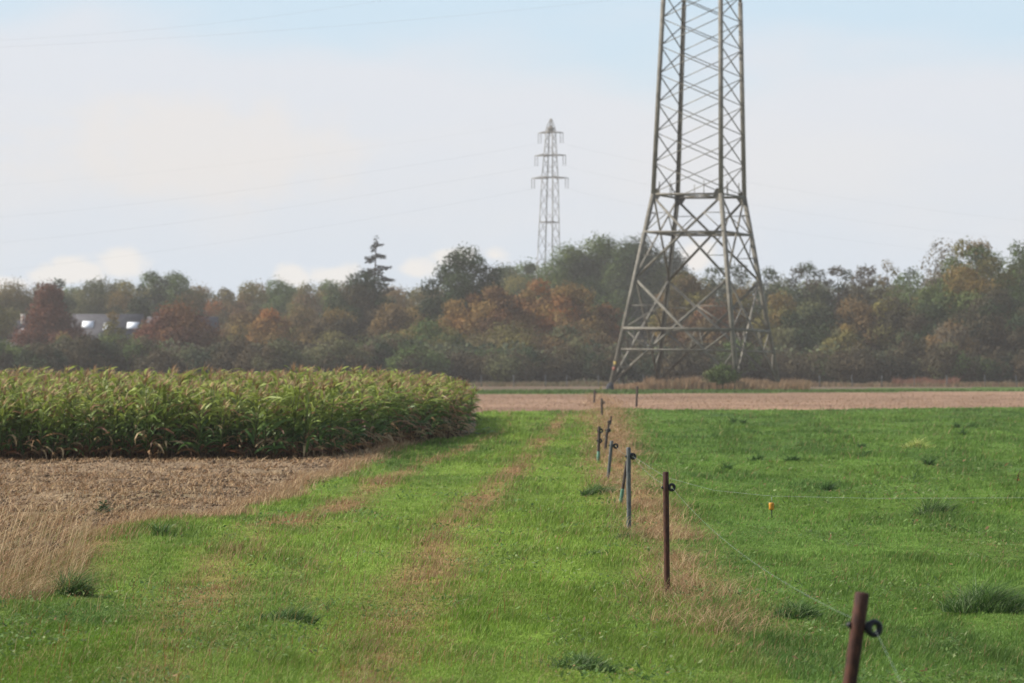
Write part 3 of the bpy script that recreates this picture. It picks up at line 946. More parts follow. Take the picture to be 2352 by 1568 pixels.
a.tube([L5 * .1, L5 * .3, L5 * .46], [.031, .031, .030], 10); a.obj('sleeve', MAT_GREEN, r5)
post(1388, 1034, 1395, 985, 0.06, MAT_BROWNPOST, 'short slanting dark post right of the one with two insulators', [(1398, 988, 1.6)])
post(1394, 1000, 1399, 965, 0.06, MAT_BROWNPOST, 'thin dark post just behind the short slanting one', [(1400, 969, 1.6)])
post(1400, 984, 1404, 955, 0.055, MAT_BROWNPOST, 'small dark post in the middle of the dry grass strip', [])
post(1383, 956, 1382, 915, 0.085, MAT_BROWNPOST, 'brown stub post at the far end of the dry grass strip', [(1386, 924, 2.0)])
post(1364, 927, 1366, 895, 0.10, MAT_BROWNPOST, 'dark far post left of the yellowing weed', [(1369, 901, 2.2)])
post(1461, 934, 1464, 887, 0.11, MAT_BROWNPOST, 'lone slim post at the far corner of the meadow', [])
for k, px in enumerate([1105, 1180, 1253, 1302, 1375, 1422, 1478, 1520, 1880, 1955, 2025, 2098, 2170, 2265, 2330]):
    d = 352.0
    x0 = (px - XC) / F * d
    if k == 0:
        fp = Acc(); fp.tube([(0, 0, -.1), (.01, 0, .6), (0, 0, 1.25), (0, 0, 1.28)], [.055, .05, .05, .03], 8)
        fo = fp.obj('fence_stake', MAT_GREYPOST, loc=(x0, d, 0))
        tag(fo, 'tiny pale stake of the far pasture fence before the wood', 'fence stake', 'far fence stakes before the wood')
    else:
        c = fo.copy(); COL.objects.link(c); c.location = (x0, d + random.uniform(-2, 2), 0); c.rotation_euler = (random.gauss(0, .03), random.gauss(0, .05), 0)


def wire(name, pts, r, label, mat=MAT_WIRE, cat='wire', group=None, seg=14, sag=None):
    """a wire hung through the points; sag = extra drop in the middle of each span"""
    P = [np.asarray(p, float) for p in pts]
    path = []
    for i in range(len(P) - 1):
        for s in np.linspace(0, 1, seg + 1)[(1 if i else 0):]:
            q = P[i] * (1 - s) + P[i + 1] * s
            dz = (sag[i] if sag else 0) * 4 * s * (1 - s)
            path.append(q - (0, 0, dz))
    path = np.array(path); o0 = path[0].copy()
    a = Acc(); a.tube(path - o0, r, 6)
    return tag(a.obj(name, mat, loc=o0, smooth=True), label, cat, group)


i1 = pt(2009, 1443, D1); i2 = pt(1543.5, 1119, b2[1]); i3 = pt(1455, 1048, b3[1])
wire('fence_wire', [i2, i1, pt(2700, 2700, 4.6)], 0.0006, 'pale twisted fence wire from the second post to the nearest post', group='electric fence wires', sag=[0.10, 0.03], seg=40)
wire('fence_wire', [i3, i2], 0.0008, 'short wire from the grey post to the upright rusty post', group='electric fence wires', sag=[0.05], seg=20)
w3 = [pt(1456, 1049, b3[1]), pt(1530, 1096, 33.6), pt(1640, 1126, 32.5), pt(1772, 1139, 31), pt(2000, 1144, 29.5), pt(2380, 1143, 27.5), pt(2700, 1130, 26)]
wire('fence_wire', w3, 0.0010, 'pale wire running right across the meadow from the grey post', group='electric fence wires', seg=8)
wire('fence_wire', [i3, pt(1414, 1024, gd(1100)), pt(1380, 990, gd(1066)), pt(1399, 985, gd(1034)), pt(1401, 968, gd(1000)), pt(1387, 923, gd(956))], 0.001,
     'thin wire linking the far posts along the dry grass', group='electric fence wires', sag=[.04] * 5)
# gate handle hanging from that wire
h0 = pt(1772, 1140, 31.0)
gh = empty('gate_handle', h0, 'small yellow gate handle hanging from the meadow wire', 'gate handle')
a = Acc(); a.tube([(0, 0, -.004), (.004, 0, -.03), (0, 0, -.062)], [.003, .003, .003], 6); a.obj('hook', MAT_WIRE, gh)
a = Acc(); a.tube([(0, 0, -.058), (0, 0, -.062), (0, 0, -.075), (0, 0, -.10), (0, 0, -.118), (.001, 0, -.128)], [.018, .026, .027, .024, .027, .018], 14); a.obj('grip', MAT_YELLOW, gh, smooth=True)
a = Acc(); a.tube([(.001, 0, -.126), (.003, 0, -.16), (.005, 0, -.205)], [.006, .005, .004], 6); a.obj('spring', MAT_BLACK, gh)


# ------------------------------------------------------------------ the near lattice pylon
PD = 300.0
PB = np.array([(1598.5 - XC) / F * PD, PD, 0.0])
AZ = R(22.8)
E1 = np.array([cos(AZ), -sin(AZ), 0.0]); E2 = np.array([sin(AZ), cos(AZ), 0.0])
ZP = np.array([-0.3, 17.8, 35.8, 52.0, 57.0]); HP = np.array([6.12, 3.27, 2.76, 1.5, 0.12])


def corner(k, z):
    s1, s2 = [(-1, -1), (1, -1), (1, 1), (-1, 1)][k]
    h = float(np.interp(z, ZP, HP))
    return E1 * s1 * h + E2 * s2 * h + np.array([0, 0, z])


py_root = empty('lattice_pylon', PB, 'big grey lattice pylon standing on four spread legs, its top out of the picture', 'pylon')
py_root.rotation_euler = (0, R(0.9), 0)
outn = [-E2, E1, E2, -E1]
for k in range(4):
    a = Acc()
    s1, s2 = [(-1, -1), (1, -1), (1, 1), (-1, 1)][k]
    fc = E1 * s1 + E2 * s2
    for z0, z1, w in ((0.2, 17.8, 0.36), (17.8, 35.8, 0.34), (35.8, 52, 0.26), (52, 57, 0.14)):
        a.angle(corner(k, z0), corner(k, z1), w, 0.05, face=outn[k])
        a.angle(corner(k, z0), corner(k, z1), w * .96, 0.045, face=outn[(k + 3) % 4])
    leg = a.obj('leg', MAT_STEEL, py_root)
    g = Acc()
    for z in (17.8,):
        c = corner(k, z)
        for nrm, along in ((outn[k], E1 if k % 2 == 0 else E2), (outn[(k + 3) % 4], E2 if k % 2 == 0 else E1)):
            sgn = -np.sign((c * along).sum()); p = c + nrm * 0.03
            b = along * sgn
            up = np.array([0, 0, 1.0])
            v0 = [p - b * .15 + up * .5, p - b * .15 - up * .75, p + b * .42 - up * .6, p + b * .8 - up * .05, p + b * .42 + up * .5]
            v = v0 + [q + nrm * .025 for q in v0]
            g.add(v, [[i, (i + 1) % 5, 5 + (i + 1) % 5, 5 + i] for i in range(5)], [[0, 1, 2], [0, 2, 3], [0, 3, 4], [5, 7, 6], [5, 8, 7], [5, 9, 8]])
    g.obj('gusset_plate', MAT_STEEL, leg)
    f = Acc(); c0 = corner(k, -0.2)
    f.tube([c0 - (0, 0, .3), c0 + (0, 0, .35), c0 + (0, 0, .42), corner(k, .5)], [.36, .35, .31, .2], 14)
    f.obj('footing', MAT_CONC, leg)
sg = Acc(); c = corner(0, 2.3) - E2 * .25
sg.box(c[0], c[1], c[2], .26, .04, .34, rz=-AZ); so = sg.obj('number_plate', MAT_PLATE, py_root)
sg = Acc(); c = corner(0, 1.8) - E2 * .25
sg.box(c[0], c[1], c[2], .26, .04, .3, rz=-AZ); sg.obj('marker_plate', MAT_RED, py_root)

for k in range(4):
    a = Acc(); n = outn[k]; k2 = (k + 1) % 4
    bw = 0.15

    def bar(p, q, w=bw, off=0.0):
        a.angle(p + n * off, q + n * off, w, face=n)
    # upper X panels
    zs = [17.8]
    while zs[-1] < 51:
        zs.append(zs[-1] + 0.435 * 2 * float(np.interp(zs[-1], ZP, HP)))
    for z0, z1 in zip(zs[:-1], zs[1:]):
        bar(corner(k, z0 + .12), corner(k2, z1), 0.08)
        bar(corner(k2, z0 + .12), corner(k, z1), 0.08, -0.03)
    # hangers above the waist beam
    zm = (zs[0] + zs[1]) / 2 + .15
    for f in (.25, .75):
        p = corner(k, 17.8) * (1 - f) + corner(k2, 17.8) * f
        bar(p, p + np.array([0, 0, 1.25]), 0.07, .02)
    bar(corner(k, 17.8), corner(k2, 17.8), 0.17, 0.05)          # waist beam
    ZA, ZB, ZC = 10.1, 14.35, 5.5
    bar(corner(k, 17.6), corner(k2, ZA), 0.19); bar(corner(k2, 17.6), corner(k, ZA), 0.19, -0.13)
    bar(corner(k, ZB), corner(k2, ZB), 0.17, 0.10)
    bar(corner(k, ZA), corner(k2, 0.6), 0.21); bar(corner(k2, ZA), corner(k, 0.6), 0.21, -0.15)
    bar(corner(k, ZC), corner(k2, ZC), 0.23, 0.12)
    bar(corner(k, 3.6), corner(k2, 3.6), 0.12, 0.11)

    def on(c0, z0, c1, z1, z):
        t = (z - z0) / (z1 - z0)
        return corner(c0, z0) * (1 - t) + corner(c1, z1) * t
    for (p, q) in ((k, k2), (k2, k)):
        # small struts between each leg and the diagonals
        dlow = lambda z: on(q, ZA, p, 0.6, z)       # diagonal arriving at this leg's foot
        dup = lambda z: on(p, 17.6, q, ZA, z)
        bar(corner(p, ZC), dlow(3.6), 0.12, .03); bar(corner(p, 3.6), dlow(1.95), 0.09, .03); bar(corner(p, 1.95), dlow(1.95), 0.09, .04)
        bar(corner(p, ZC), on(p, ZA, q, 0.6, 7.6), 0.10, .03)
        bar(corner(p, 7.6), on(p, ZA, q, 0.6, 7.6), 0.08, .05)
        bar(corner(p, ZB), on(q, 17.6, p, ZA, 12.2), 0.09, .03); bar(corner(p, 12.2), on(q, 17.6, p, ZA, 12.2), 0.07, .05)
        bar(corner(p, ZB), dup(16.1), 0.09, .03); bar(corner(p, 16.1), dup(16.1), 0.07, .05)
        mid = (corner(k, 3.6) + corner(k2, 3.6)) / 2
        bar(dlow(3.6), (corner(k, ZC) + corner(k2, ZC)) / 2 * .6 + corner(p, ZC) * .4, 0.09, .03)
    a.obj('lattice_face', MAT_STEEL, py_root)
# plan bracing
for z in (17.8, 14.35, 5.5):
    a = Acc()
    for k in (0, 1):
        a.angle(corner(k, z), corner(k + 2, z), 0.11, face=(0, 0, 1))
    for k in range(4):
        if z == 14.35:
            a.angle((corner(k, z) + corner((k + 1) % 4, z)) / 2, (corner((k + 1) % 4, z) + corner((k + 2) % 4, z)) / 2, 0.10, face=(0, 0, 1))
    a.obj('plan_bracing', MAT_STEEL, py_root)


def crossarm(root, mat, zc, half, e1, e2, hb, sc=1.0, n_ins=2, ins_len=2.2, bw=0.1, ah=1.4):
    """a tapering lattice arm through the tower at height zc"""
    a = Acc(); tips = []
    zt = zc + ah * sc
    for s in (-1, 1):
        tip = e1 * s * half + np.array([0, 0, zc])
        tips.append(tip)
        for t in (-1, 1):
            lo = e1 * s * hb + e2 * t * hb + np.array([0, 0, zc]); hi = lo + np.array([0, 0, ah * sc])
            a.angle(lo, tip, bw); a.angle(hi, tip, bw)
            for f in (.25, .5, .75):
                a.angle(lo * (1 - f) + tip * f, hi * (1 - f + .12) + tip * (f - .12), bw * .6)
        for f in (0, .3, .6):
            A_, B_ = e1 * s * hb + e2 * hb, e1 * s * hb - e2 * hb
            z3 = np.array([0, 0, zc])
            a.angle((A_ + z3) * (1 - f) + tip * f, (B_ + z3) * (1 - f) + tip * f, bw * .6)
    arm = a.obj('crossarm', mat, root)
    for s, tip in zip((-1, 1), tips):
        for j in range(n_ins):
            p = tip - e1 * s * (j * 0.95 * sc + .1)
            b = Acc(); m = 8
            zz = np.linspace(0, ins_len, 2 * m + 1)
            b.tube([p - (0, 0, q) for q in zz], [(.07 if i % 2 else .13) * sc for i in range(2 * m + 1)], 8)
            b.obj('insulator_string', MAT_CERAMIC, arm)
    return tips


for zc, half in ((38.2, 8.2), (45.0, 10.5), (51.0, 7.0)):
    tipsN = crossarm(py_root, MAT_STEEL, zc, half, E1, E2, float(np.interp(zc, ZP, HP)), 1.3, 1, 2.0, 0.13)

# ------------------------------------------------------------------ the far pylon
FD = 600.0
FB = np.array([(1256 - XC) / F * FD, FD, 0.0])
fz = lambda py: EYE + (YH - py) / F * FD
A2 = R(28)
G1 = np.array([cos(A2), -sin(A2), 0]); G2 = np.array([sin(A2), cos(A2), 0])
ftop = fz(272)
FZ = np.array([0, fz(570), fz(460), fz(407), fz(300), fz(290), ftop]); FH = np.array([2.15, 1.45, 1.22, 1.08, 0.62, 0.5, 0.03])


def fcorner(k, z):
    s1, s2 = [(-1, -1), (1, -1), (1, 1), (-1, 1)][k]
    h = float(np.interp(z, FZ, FH))
    return G1 * s1 * h + G2 * s2 * h + np.array([0, 0, z])


fr = empty('lattice_pylon', FB, 'slim distant lattice pylon with three crossarms rising behind the wood', 'pylon')
fr.rotation_euler = (0, R(0.9), 0)
for k in range(4):
    a = Acc()
    for z0, z1 in zip(FZ[:-1], FZ[1:]):
        a.angle(fcorner(k, z0), fcorner(k, z1), 0.14, 0.035, face=[-G2, G1, G2, -G1][k])
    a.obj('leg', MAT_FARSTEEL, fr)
    a = Acc(); z = 4.0; i = 0
    n = [-G2, G1, G2, -G1][k]
    while z < fz(292):
        z1 = z + 0.95 * 2 * float(np.interp(z, FZ, FH))
        p, q = (k, (k + 1) % 4) if i % 2 else ((k + 1) % 4, k)
        a.angle(fcorner(p, z), fcorner(q, z1), 0.06, face=n)
        if k % 2:
            a.angle(fcorner(q, z), fcorner(p, z1), 0.06, face=n)
        z = z1; i += 1
    for z in (fz(407), fz(356), fz(304), fz(510), fz(300)):
        a.angle(fcorner(k, z), fcorner((k + 1) % 4, z), 0.15, face=n)
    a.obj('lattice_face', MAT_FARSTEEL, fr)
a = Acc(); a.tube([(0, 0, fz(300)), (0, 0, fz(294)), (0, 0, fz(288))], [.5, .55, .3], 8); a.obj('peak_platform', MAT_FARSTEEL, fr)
C2 = cos(A2)
ftips = []
for py, half in ((305, 29), (357, 36), (409, 42.5)):
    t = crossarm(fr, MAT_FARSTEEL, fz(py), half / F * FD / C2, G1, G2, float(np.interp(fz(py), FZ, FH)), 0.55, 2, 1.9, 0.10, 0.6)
    ftips.append(t)

# conductors
LG = 'overhead power lines'
TILT = lambda b, p: b + np.array([p[0] + p[2] * math.tan(R(0.9)), p[1], p[2]])


def conductor(p0, way, label, r=0.008):
    pts = [p0] + way
    P = np.array(pts); s = np.linspace(0, 1, len(P)); ss = np.linspace(0, 1, 40)
    co = [np.polyfit(s, P[:, k], min(2, len(P) - 1)) for k in range(3)]
    path = [np.array([np.polyval(c, t) for c in co]) for t in ss]
    path[0] = p0
    wire('power_line', path, r, label, MAT_CABLE, 'power line', LG, seg=1)


names = ['top', 'middle', 'lowest']
for i, ((tl, tr), (yl0, yl1), (yr0, yr1)) in enumerate(zip(ftips, ((452, 496), (494, 556), (545, 612)), ((470, 520), (505, 560), (545, 600)))):
    dz = np.array([0, 0, 1.9])
    conductor(TILT(FB, tl - dz), [pt(520, [445, 498, 556][i], 600), pt(0, [494, 554, 618][i], 600), pt(-500, [520, 585, 650][i], 600)],
              'thin grey line sagging left from the %s arm of the distant pylon' % names[i])
    conductor(TILT(FB, tr - dz), [pt(1760, [430, 480, 530][i], 640), pt(2352, [505, 548, 590][i], 690), pt(2800, [540, 580, 615][i], 720)],
              'thin grey line falling right from the %s arm of the distant pylon' % names[i])
conductor(TILT(FB, np.array([0, 0, ftop])), [pt(865, 337, 600), pt(461, 384, 600), pt(0, 424, 600), pt(-500, 455, 600)], 'earth wire sagging left from the very peak of the distant pylon', .005)
for i, (h_, ya, yb, lab) in enumerate(((8.2, 8, 82, 'upper of the two power lines crossing the top left corner'), (8.2, 38, 108, 'lower of the two power lines crossing the top left corner'))):
    z = [41, 36.3][i]
    p0 = PB + (E1 * -h_ if i == 0 else E1 * h_ * .0 - E1 * 8.2) + np.array([.6, 0, z])
    conductor(p0, [pt(850, [24, 56][i], 320), pt(0, [82, 108][i], 345), pt(-600, [105, 130][i], 360)], lab, .006)


# ------------------------------------------------------------------ trees
PAL = {
    'dark': ((0.0329, 0.0558, 0.0274), (0.0430, 0.0665, 0.0296), (0.0380, 0.0531, 0.0319)),
    'green': ((0.0829, 0.1290, 0.0402), (0.1015, 0.1383, 0.0430), (0.0700, 0.1070, 0.0373)),
    'olive': ((0.1674, 0.1540, 0.0510), (0.1465, 0.1386, 0.0510), (0.1925, 0.1424, 0.0510)),
    'brown': ((0.1508, 0.1116, 0.0574), (0.1242, 0.1078, 0.0542), (0.1685, 0.1152, 0.0542)),
    'tan': ((0.2405, 0.1602, 0.0606), (0.1980, 0.1385, 0.0568), (0.2616, 0.1532, 0.0568)),
    'orange': ((0.2893, 0.1305, 0.0459), (0.2264, 0.1169, 0.0486), (0.1887, 0.1099, 0.0513)),
    'rust': ((0.1547, 0.0850, 0.0432), (0.1296, 0.0758, 0.0396), (0.1756, 0.0906, 0.0432)),
    'red': ((0.1380, 0.0594, 0.0414), (0.1196, 0.0540, 0.0378), (0.1518, 0.0666, 0.0414)),
    'greygreen': ((0.1128, 0.1244, 0.0616), (0.1244, 0.1283, 0.0677), (0.0934, 0.1088, 0.0554)),
    'bare': ((0.1560, 0.1404, 0.1092), (0.1404, 0.1248, 0.0936), (0.1716, 0.1482, 0.1092)),
    'darkbrown': ((0.0696, 0.0591, 0.0363), (0.0828, 0.0653, 0.0389), (0.0596, 0.0559, 0.0337)),
    'yellow': ((0.1680, 0.1680, 0.0441), (0.1344, 0.1456, 0.0441), (0.1120, 0.1232, 0.0441)),
}


def leaf_cards(acc, P, Nn, size, cols, rs):
    n = len(P)
    r = rs.normal(0, 1, (n, 3)); nr = Nn * 1.15 + r * 0.6; nr /= np.linalg.norm(nr, axis=1)[:, None] + 1e-9
    u = np.cross(nr, rs.normal(0, 1, (n, 3))); u /= np.linalg.norm(u, axis=1)[:, None] + 1e-9
    v = np.cross(nr, u)
    s = size * rs.uniform(0.55, 1.35, n)[:, None]
    V = np.stack([P - u * s, P - v * s * .55 + u * s * .1, P + u * s, P + v * s * .6 - u * s * .1], 1)
    acc.add(V.reshape(-1, 3), np.arange(n * 4).reshape(-1, 4), c=np.repeat(cols.astype(np.float32), 4, axis=0))


def make_tree(px, ytop, wpx, d, pal, label, name='tree', cat='tree', group=None, lo=0.16, dens=1.0, lobes=16, leaf=0.19, pal2=None, shape='round', lean=0.0, lobe_r=(0.16, 0.30)):
    seed = int(px * 7 + ytop * 13 + d) & 0xffff
    rs = np.random.default_rng(seed)
    H = EYE + (YH - ytop) / F * d; W = wpx / F * d * 1.25
    loc = ((px - XC) / F * d, d, 0.0)
    root = empty(name, loc, label, cat, group)
    z0 = H * lo; ch = H - z0
    # trunk and limbs
    tb = Acc()
    tr = max(0.06, H * 0.017)
    top = np.array([lean * H * .5, 0, H * 0.72])
    tb.tube([(0, 0, -.2), top * .3 + (rs.normal(0, .12), 0, 0), top * .65 + (rs.normal(0, .2), rs.normal(0, .2), 0), top], [tr * 1.25, tr, tr * .65, tr * .22], 7, c=(0.075, 0.062, 0.05))
    L = []
    nl = lobes
    zc0 = z0 + ch * (.46 if shape != 'cone' else .36); az_, bz_ = (H - zc0) * 1.03, zc0 - z0
    for i in range(nl + 3):
        core = i >= nl
        u = 1 - 1.72 * (i + .5) / nl if not core else 0        # golden spiral over the crown's envelope, no lobes right below
        a_ = i * 2.39996 + rs.uniform(-.35, .35) + seed
        r = W * rs.uniform(*lobe_r) * .92
        hor = math.sqrt(max(0, 1 - u * u))
        if shape == 'cone' and u > 0: hor *= 1 - .55 * u
        if shape == 'flare': hor *= .8 + .3 * u
        if shape == 'box': hor = hor ** .5
        k = rs.uniform(.9, 1.06)
        if core:
            hor, u, r, k = .25, (-.35, .1, .5)[i - nl], W * .3, 1
        vz = u * (az_ if u > 0 else bz_)
        vz = vz - np.sign(vz) * min(abs(vz), r * .7)
        rr = max(0.0, W / 2 * hor * k - r * .6)
        c = np.array([cos(a_) * rr + lean * H * .3, sin(a_) * rr, zc0 + vz * k])
        c[2] = max(c[2], r * .8)
        L.append((c, r))
        if i % 2 == 0 and rr > .2 and not core:
            st = top * np.clip((c[2] - ch * .22) / max(top[2], .1), .15, .9)
            tb.tube([st, (st + c) / 2 + (0, 0, -.1 * r), c], [tr * .4, tr * .25, tr * .08], 5, c=(0.075, 0.062, 0.05))
    tb.obj('trunk', MAT_BARK, root)
    ca = Acc()
    cset = np.array(PAL[pal]) * (1.12, 1.05, .9); cset2 = np.array(PAL[pal2]) * (1.12, 1.05, .9) if pal2 else cset
    for i, (c, r) in enumerate(L):
        n = int(dens * 6.0 * (r / leaf) ** 2) + 12
        dirs = rs.normal(0, 1, (n, 3)); dirs /= np.linalg.norm(dirs, axis=1)[:, None]
        bump = 0.80 + 0.42 * vnoise(dirs[:, 0] * 2.6 + 5 * i, dirs[:, 1] * 2.6 + dirs[:, 2] * 3.1, seed & 255)
        rad = r * bump * rs.uniform(.15, 1, n) ** 0.33
        P = c + dirs * rad[:, None] * np.array([1.0, 1.0, .82])
        base = (cset2 if (pal2 and rs.uniform() < .4) else cset)[rs.integers(0, 3)]
        cols = base * rs.uniform(.8, 1.2) * rs.uniform(.75, 1.28, n)[:, None]
        leaf_cards(ca, P, dirs, leaf, cols, rs)
        # twigs' ends: a loose fringe that breaks the outline
        m = n // 10
        dd = rs.normal(0, 1, (m, 3)); dd[:, 2] = np.abs(dd[:, 2]) * .8; dd /= np.linalg.norm(dd, axis=1)[:, None]
        leaf_cards(ca, c + dd * r * rs.uniform(.95, 1.2, m)[:, None], dd, leaf * .8, base * rs.uniform(.7, 1.3, m)[:, None], rs)
    ca.obj('crown', MAT_LEAF, root)
    return root


def spruce(px, ytop, wpx, d, label):
    rs = np.random.default_rng(5)
    H = EYE + (YH - ytop) / F * d; W = wpx / F * d
    root = empty('spruce_tree', ((px - XC) / F * d, d, 0), label, 'tree')
    t = Acc(); t.tube([(-.6, 0, -.2), (-.3, 0, H * .5), (0, 0, H * .8), (.15, 0, H)], [.3, .22, .12, .03], 7, c=(0.06, 0.05, 0.042)); t.obj('trunk', MAT_BARK, root)
    a = Acc()
    z = H * .5; side = 0
    while z < H - .9:
        f = min(1.3, (H - z) / 6.0)
        for k in range(3):
            side += 1
            az = (0 if side % 2 else pi) + rs.normal(0, .55); l = W * .50 * f ** .8 * rs.uniform(.55, 1.2) + .35
            p0 = np.array([.1 * (z / H), 0, z + rs.uniform(-.5, .5)]); m = 9; dr = rs.uniform(.25, .75)
            q = [p0 + np.array([cos(az) * l * t_, sin(az) * l * t_, l * (.12 * t_ - dr * t_ ** 1.6 + .28 * t_ ** 4)]) for t_ in np.linspace(0, 1, m)]
            a.tube(q, np.linspace(.09, .025, m), 5, c=(0.05, 0.043, 0.036))
            n = int(48 * l)
            t_ = rs.uniform(.1, 1, n); idx = np.clip((t_ * (m - 1)).astype(int), 0, m - 2); fr = t_ * (m - 1) - idx
            Q = np.array(q); P = Q[idx] * (1 - fr)[:, None] + Q[idx + 1] * fr[:, None] + rs.normal(0, .13, (n, 3)) * (1, 1, .7) - np.array([0, 0, 1]) * (rs.uniform(0, .42, n) * (1.1 - t_ * .6))[:, None]
            leaf_cards(a, P, rs.normal(0, 1, (n, 3)), .15, np.array([0.042, 0.044, 0.034]) * rs.uniform(.7, 1.3, n)[:, None], rs)
        z += .95 * rs.uniform(.7, 1.3)
    n = 70
    P = np.array([.15, 0, H - .7]) + rs.normal(0, 1, (n, 3)) * (.22, .22, .5)
    leaf_cards(a, P, rs.normal(0, 1, (n, 3)), .17, np.tile((0.036, 0.04, 0.03), (n, 1)), rs)
    a.obj('crown', MAT_LEAF, root)


T = make_tree
# --- far wood, left half (depths 540..640)
T(30, 652, 130, 600, 'olive', 'rounded olive tree at the left edge of the wood', pal2='brown')
T(128, 630, 75, 590, 'dark', 'dark green treetop rising just behind the red tree', lobes=12)
T(215, 645, 110, 610, 'greygreen', 'grey-green crown right of the red tree top', pal2='olive')
T(285, 648, 100, 620, 'olive', 'olive crown between the red tree and the tufted pine', pal2='brown')
T(352, 618, 78, 600, 'dark', 'tufted dark pine poking above the wood on the left', 'pine_tree', pal2='green', shape='flare', lo=.3, dens=.7, lobe_r=(.13, .24))
T(405, 622, 100, 605, 'green', 'green crown directly right of the tufted pine', pal2='olive')
T(458, 650, 90, 610, 'olive', 'olive and orange crown above the rusty round tree', pal2='rust')
T(520, 660, 85, 600, 'brown', 'orange-brown crown left of the low notch in the wood skyline', pal2='orange')
T(575, 652, 85, 620, 'olive', 'olive-brown crown in the left middle skyline', pal2='rust')
T(640, 642, 100, 630, 'green', 'greenish crown left of the small cumulus cloud', pal2='olive')
T(705, 652, 90, 615, 'olive', 'lower olive crown under the small cumulus cloud', pal2='brown')
T(762, 640, 95, 625, 'green', 'green-olive crown left of the dark brown tree under the spruce', pal2='olive')
T(905, 652, 85, 620, 'tan', 'tan crown just right of the ragged spruce', pal2='olive')
T(965, 655, 80, 625, 'olive', 'small olive crown between the ragged spruce and the dark oak', pal2='brown')
T(1165, 598, 85, 640, 'dark', 'dark spiky crown right behind the dark oak', pal2='green', lobes=18, lobe_r=(.16, .26))
T(1215, 600, 75, 640, 'dark', 'dark crown hiding the foot of the distant pylon', pal2='green', lobes=18, lobe_r=(.12, .22))
T(1190, 628, 120, 600, 'green', 'mid green crown above the orange trees left of the distant pylon', pal2='olive')
T(830, 628, 140, 500, 'darkbrown', 'broad dark brown crown beneath the ragged spruce', pal2='dark', lobes=22)
spruce(862, 548, 80, 520, 'ragged sparse spruce with drooping branches rising above the wood')
T(1070, 568, 165, 470, 'dark', 'big dark oak with sky gaps left of the distant pylon', 'oak_tree', lobes=30, dens=.95, lobe_r=(.11, .20))
# --- big dark group in the middle
T(1305, 556, 130, 560, 'dark', 'dark green tree just right of the distant pylon', 'oak_tree', pal2='green', lobes=20)
T(1385, 534, 160, 560, 'dark', 'tallest dark green dome between the two pylons', 'oak_tree', pal2='green', lobes=26, lobe_r=(.12, .22))
T(1462, 546, 150, 550, 'green', 'dark green crown left of the near pylon upper legs', 'oak_tree', pal2='dark', lobes=22)
T(1535, 572, 130, 560, 'dark', 'dark crown seen through the left legs of the near pylon', pal2='green')
T(1350, 640, 150, 500, 'green', 'mid green crown under the tallest dark dome', pal2='dark')
# --- autumn colours in front
T(112, 648, 130, 480, 'red', 'copper red tree with pointed top beside the grey roofs', 'copper_beech', lobes=24, shape='cone', lo=.12, lobe_r=(.14, .24))
T(408, 700, 150, 440, 'rust', 'round rust-brown tree in front of the row of roofs', 'beech_tree', pal2='red', lobes=22)
T(318, 688, 75, 520, 'dark', 'small dark round tree behind the row of roofs')
T(618, 705, 85, 470, 'orange', 'small orange tree low in the left middle of the wood', pal2='tan')
T(560, 715, 110, 480, 'olive', 'low olive tree right of the rust-brown tree', pal2='brown')
T(690, 700, 120, 480, 'brown', 'brown-green tree under the olive skyline right of the small orange tree', pal2='olive')
T(770, 705, 120, 460, 'darkbrown', 'dark brown-green tree below the broad dark brown crown', pal2='olive')
T(900, 690, 95, 470, 'brown', 'yellow-brown crown low right of the ragged spruce', pal2='tan')
T(960, 700, 110, 470, 'olive', 'olive tree at the left foot of the dark oak', pal2='brown')
T(1045, 678, 75, 440, 'tan', 'small sandy orange tree in front of the dark oak', pal2='orange', lobes=14)
T(1135, 650, 150, 440, 'tan', 'broad orange-brown tree right of the small sandy one', pal2='rust', lobes=26, lobe_r=(.12, .22))
T(1235, 640, 120, 445, 'tan', 'orange tree below the distant pylon', pal2='orange', lobes=22, lobe_r=(.12, .22))
T(1310, 648, 130, 440, 'orange', 'brightest orange-brown tree right of the distant pylon', pal2='tan', lobes=24, lobe_r=(.12, .22))
T(1390, 690, 70, 440, 'rust', 'small rusty tree left of the near pylon left leg', pal2='orange')
T(985, 735, 150, 425, 'green', 'low grey-green willow-like tree left of the orange trees', pal2='olive')
T(895, 765, 130, 420, 'greygreen', 'low grey-green tree behind the right end of the maize', pal2='green')
T(1170, 745, 170, 425, 'brown', 'brown-green thicket tree under the orange tree group', pal2='olive')
T(1320, 740, 150, 425, 'brown', 'dull brown tree left of the near pylon foot', pal2='greygreen')
# --- behind and right of the near pylon
T(1570, 620, 120, 450, 'brown', 'brown-olive tree framed by the near pylon legs', pal2='olive', lobes=22)
T(1640, 604, 85, 520, 'dark', 'thin dark treetop inside the near pylon', dens=.42, lobes=18, lobe_r=(.14, .24))
T(1695, 592, 95, 520, 'dark', 'airy dark tree with sky holes behind the near pylon right leg', dens=.36, lobes=18, lobe_r=(.14, .23))
T(1700, 660, 90, 450, 'olive', 'yellow-olive tree low behind the near pylon right legs', pal2='tan')
T(1635, 690, 110, 440, 'brown', 'brown tree low between the near pylon legs', pal2='rust')
T(1765, 612, 70, 510, 'dark', 'dark narrow tree just right of the near pylon', dens=.6, lobes=18, lobe_r=(.15, .25))
T(1790, 672, 90, 440, 'olive', 'yellowish green tree right of the near pylon at mid height', pal2='yellow')
T(1850, 592, 110, 490, 'dark', 'dark tree with torn spiky top right of the near pylon', pal2='darkbrown', dens=.5, lobes=24, lobe_r=(.13, .22))
T(1925, 603, 80, 490, 'dark', 'dark tree with thin upright tips in the right skyline', pal2='darkbrown', dens=.7, lobes=22, lobe_r=(.13, .22))
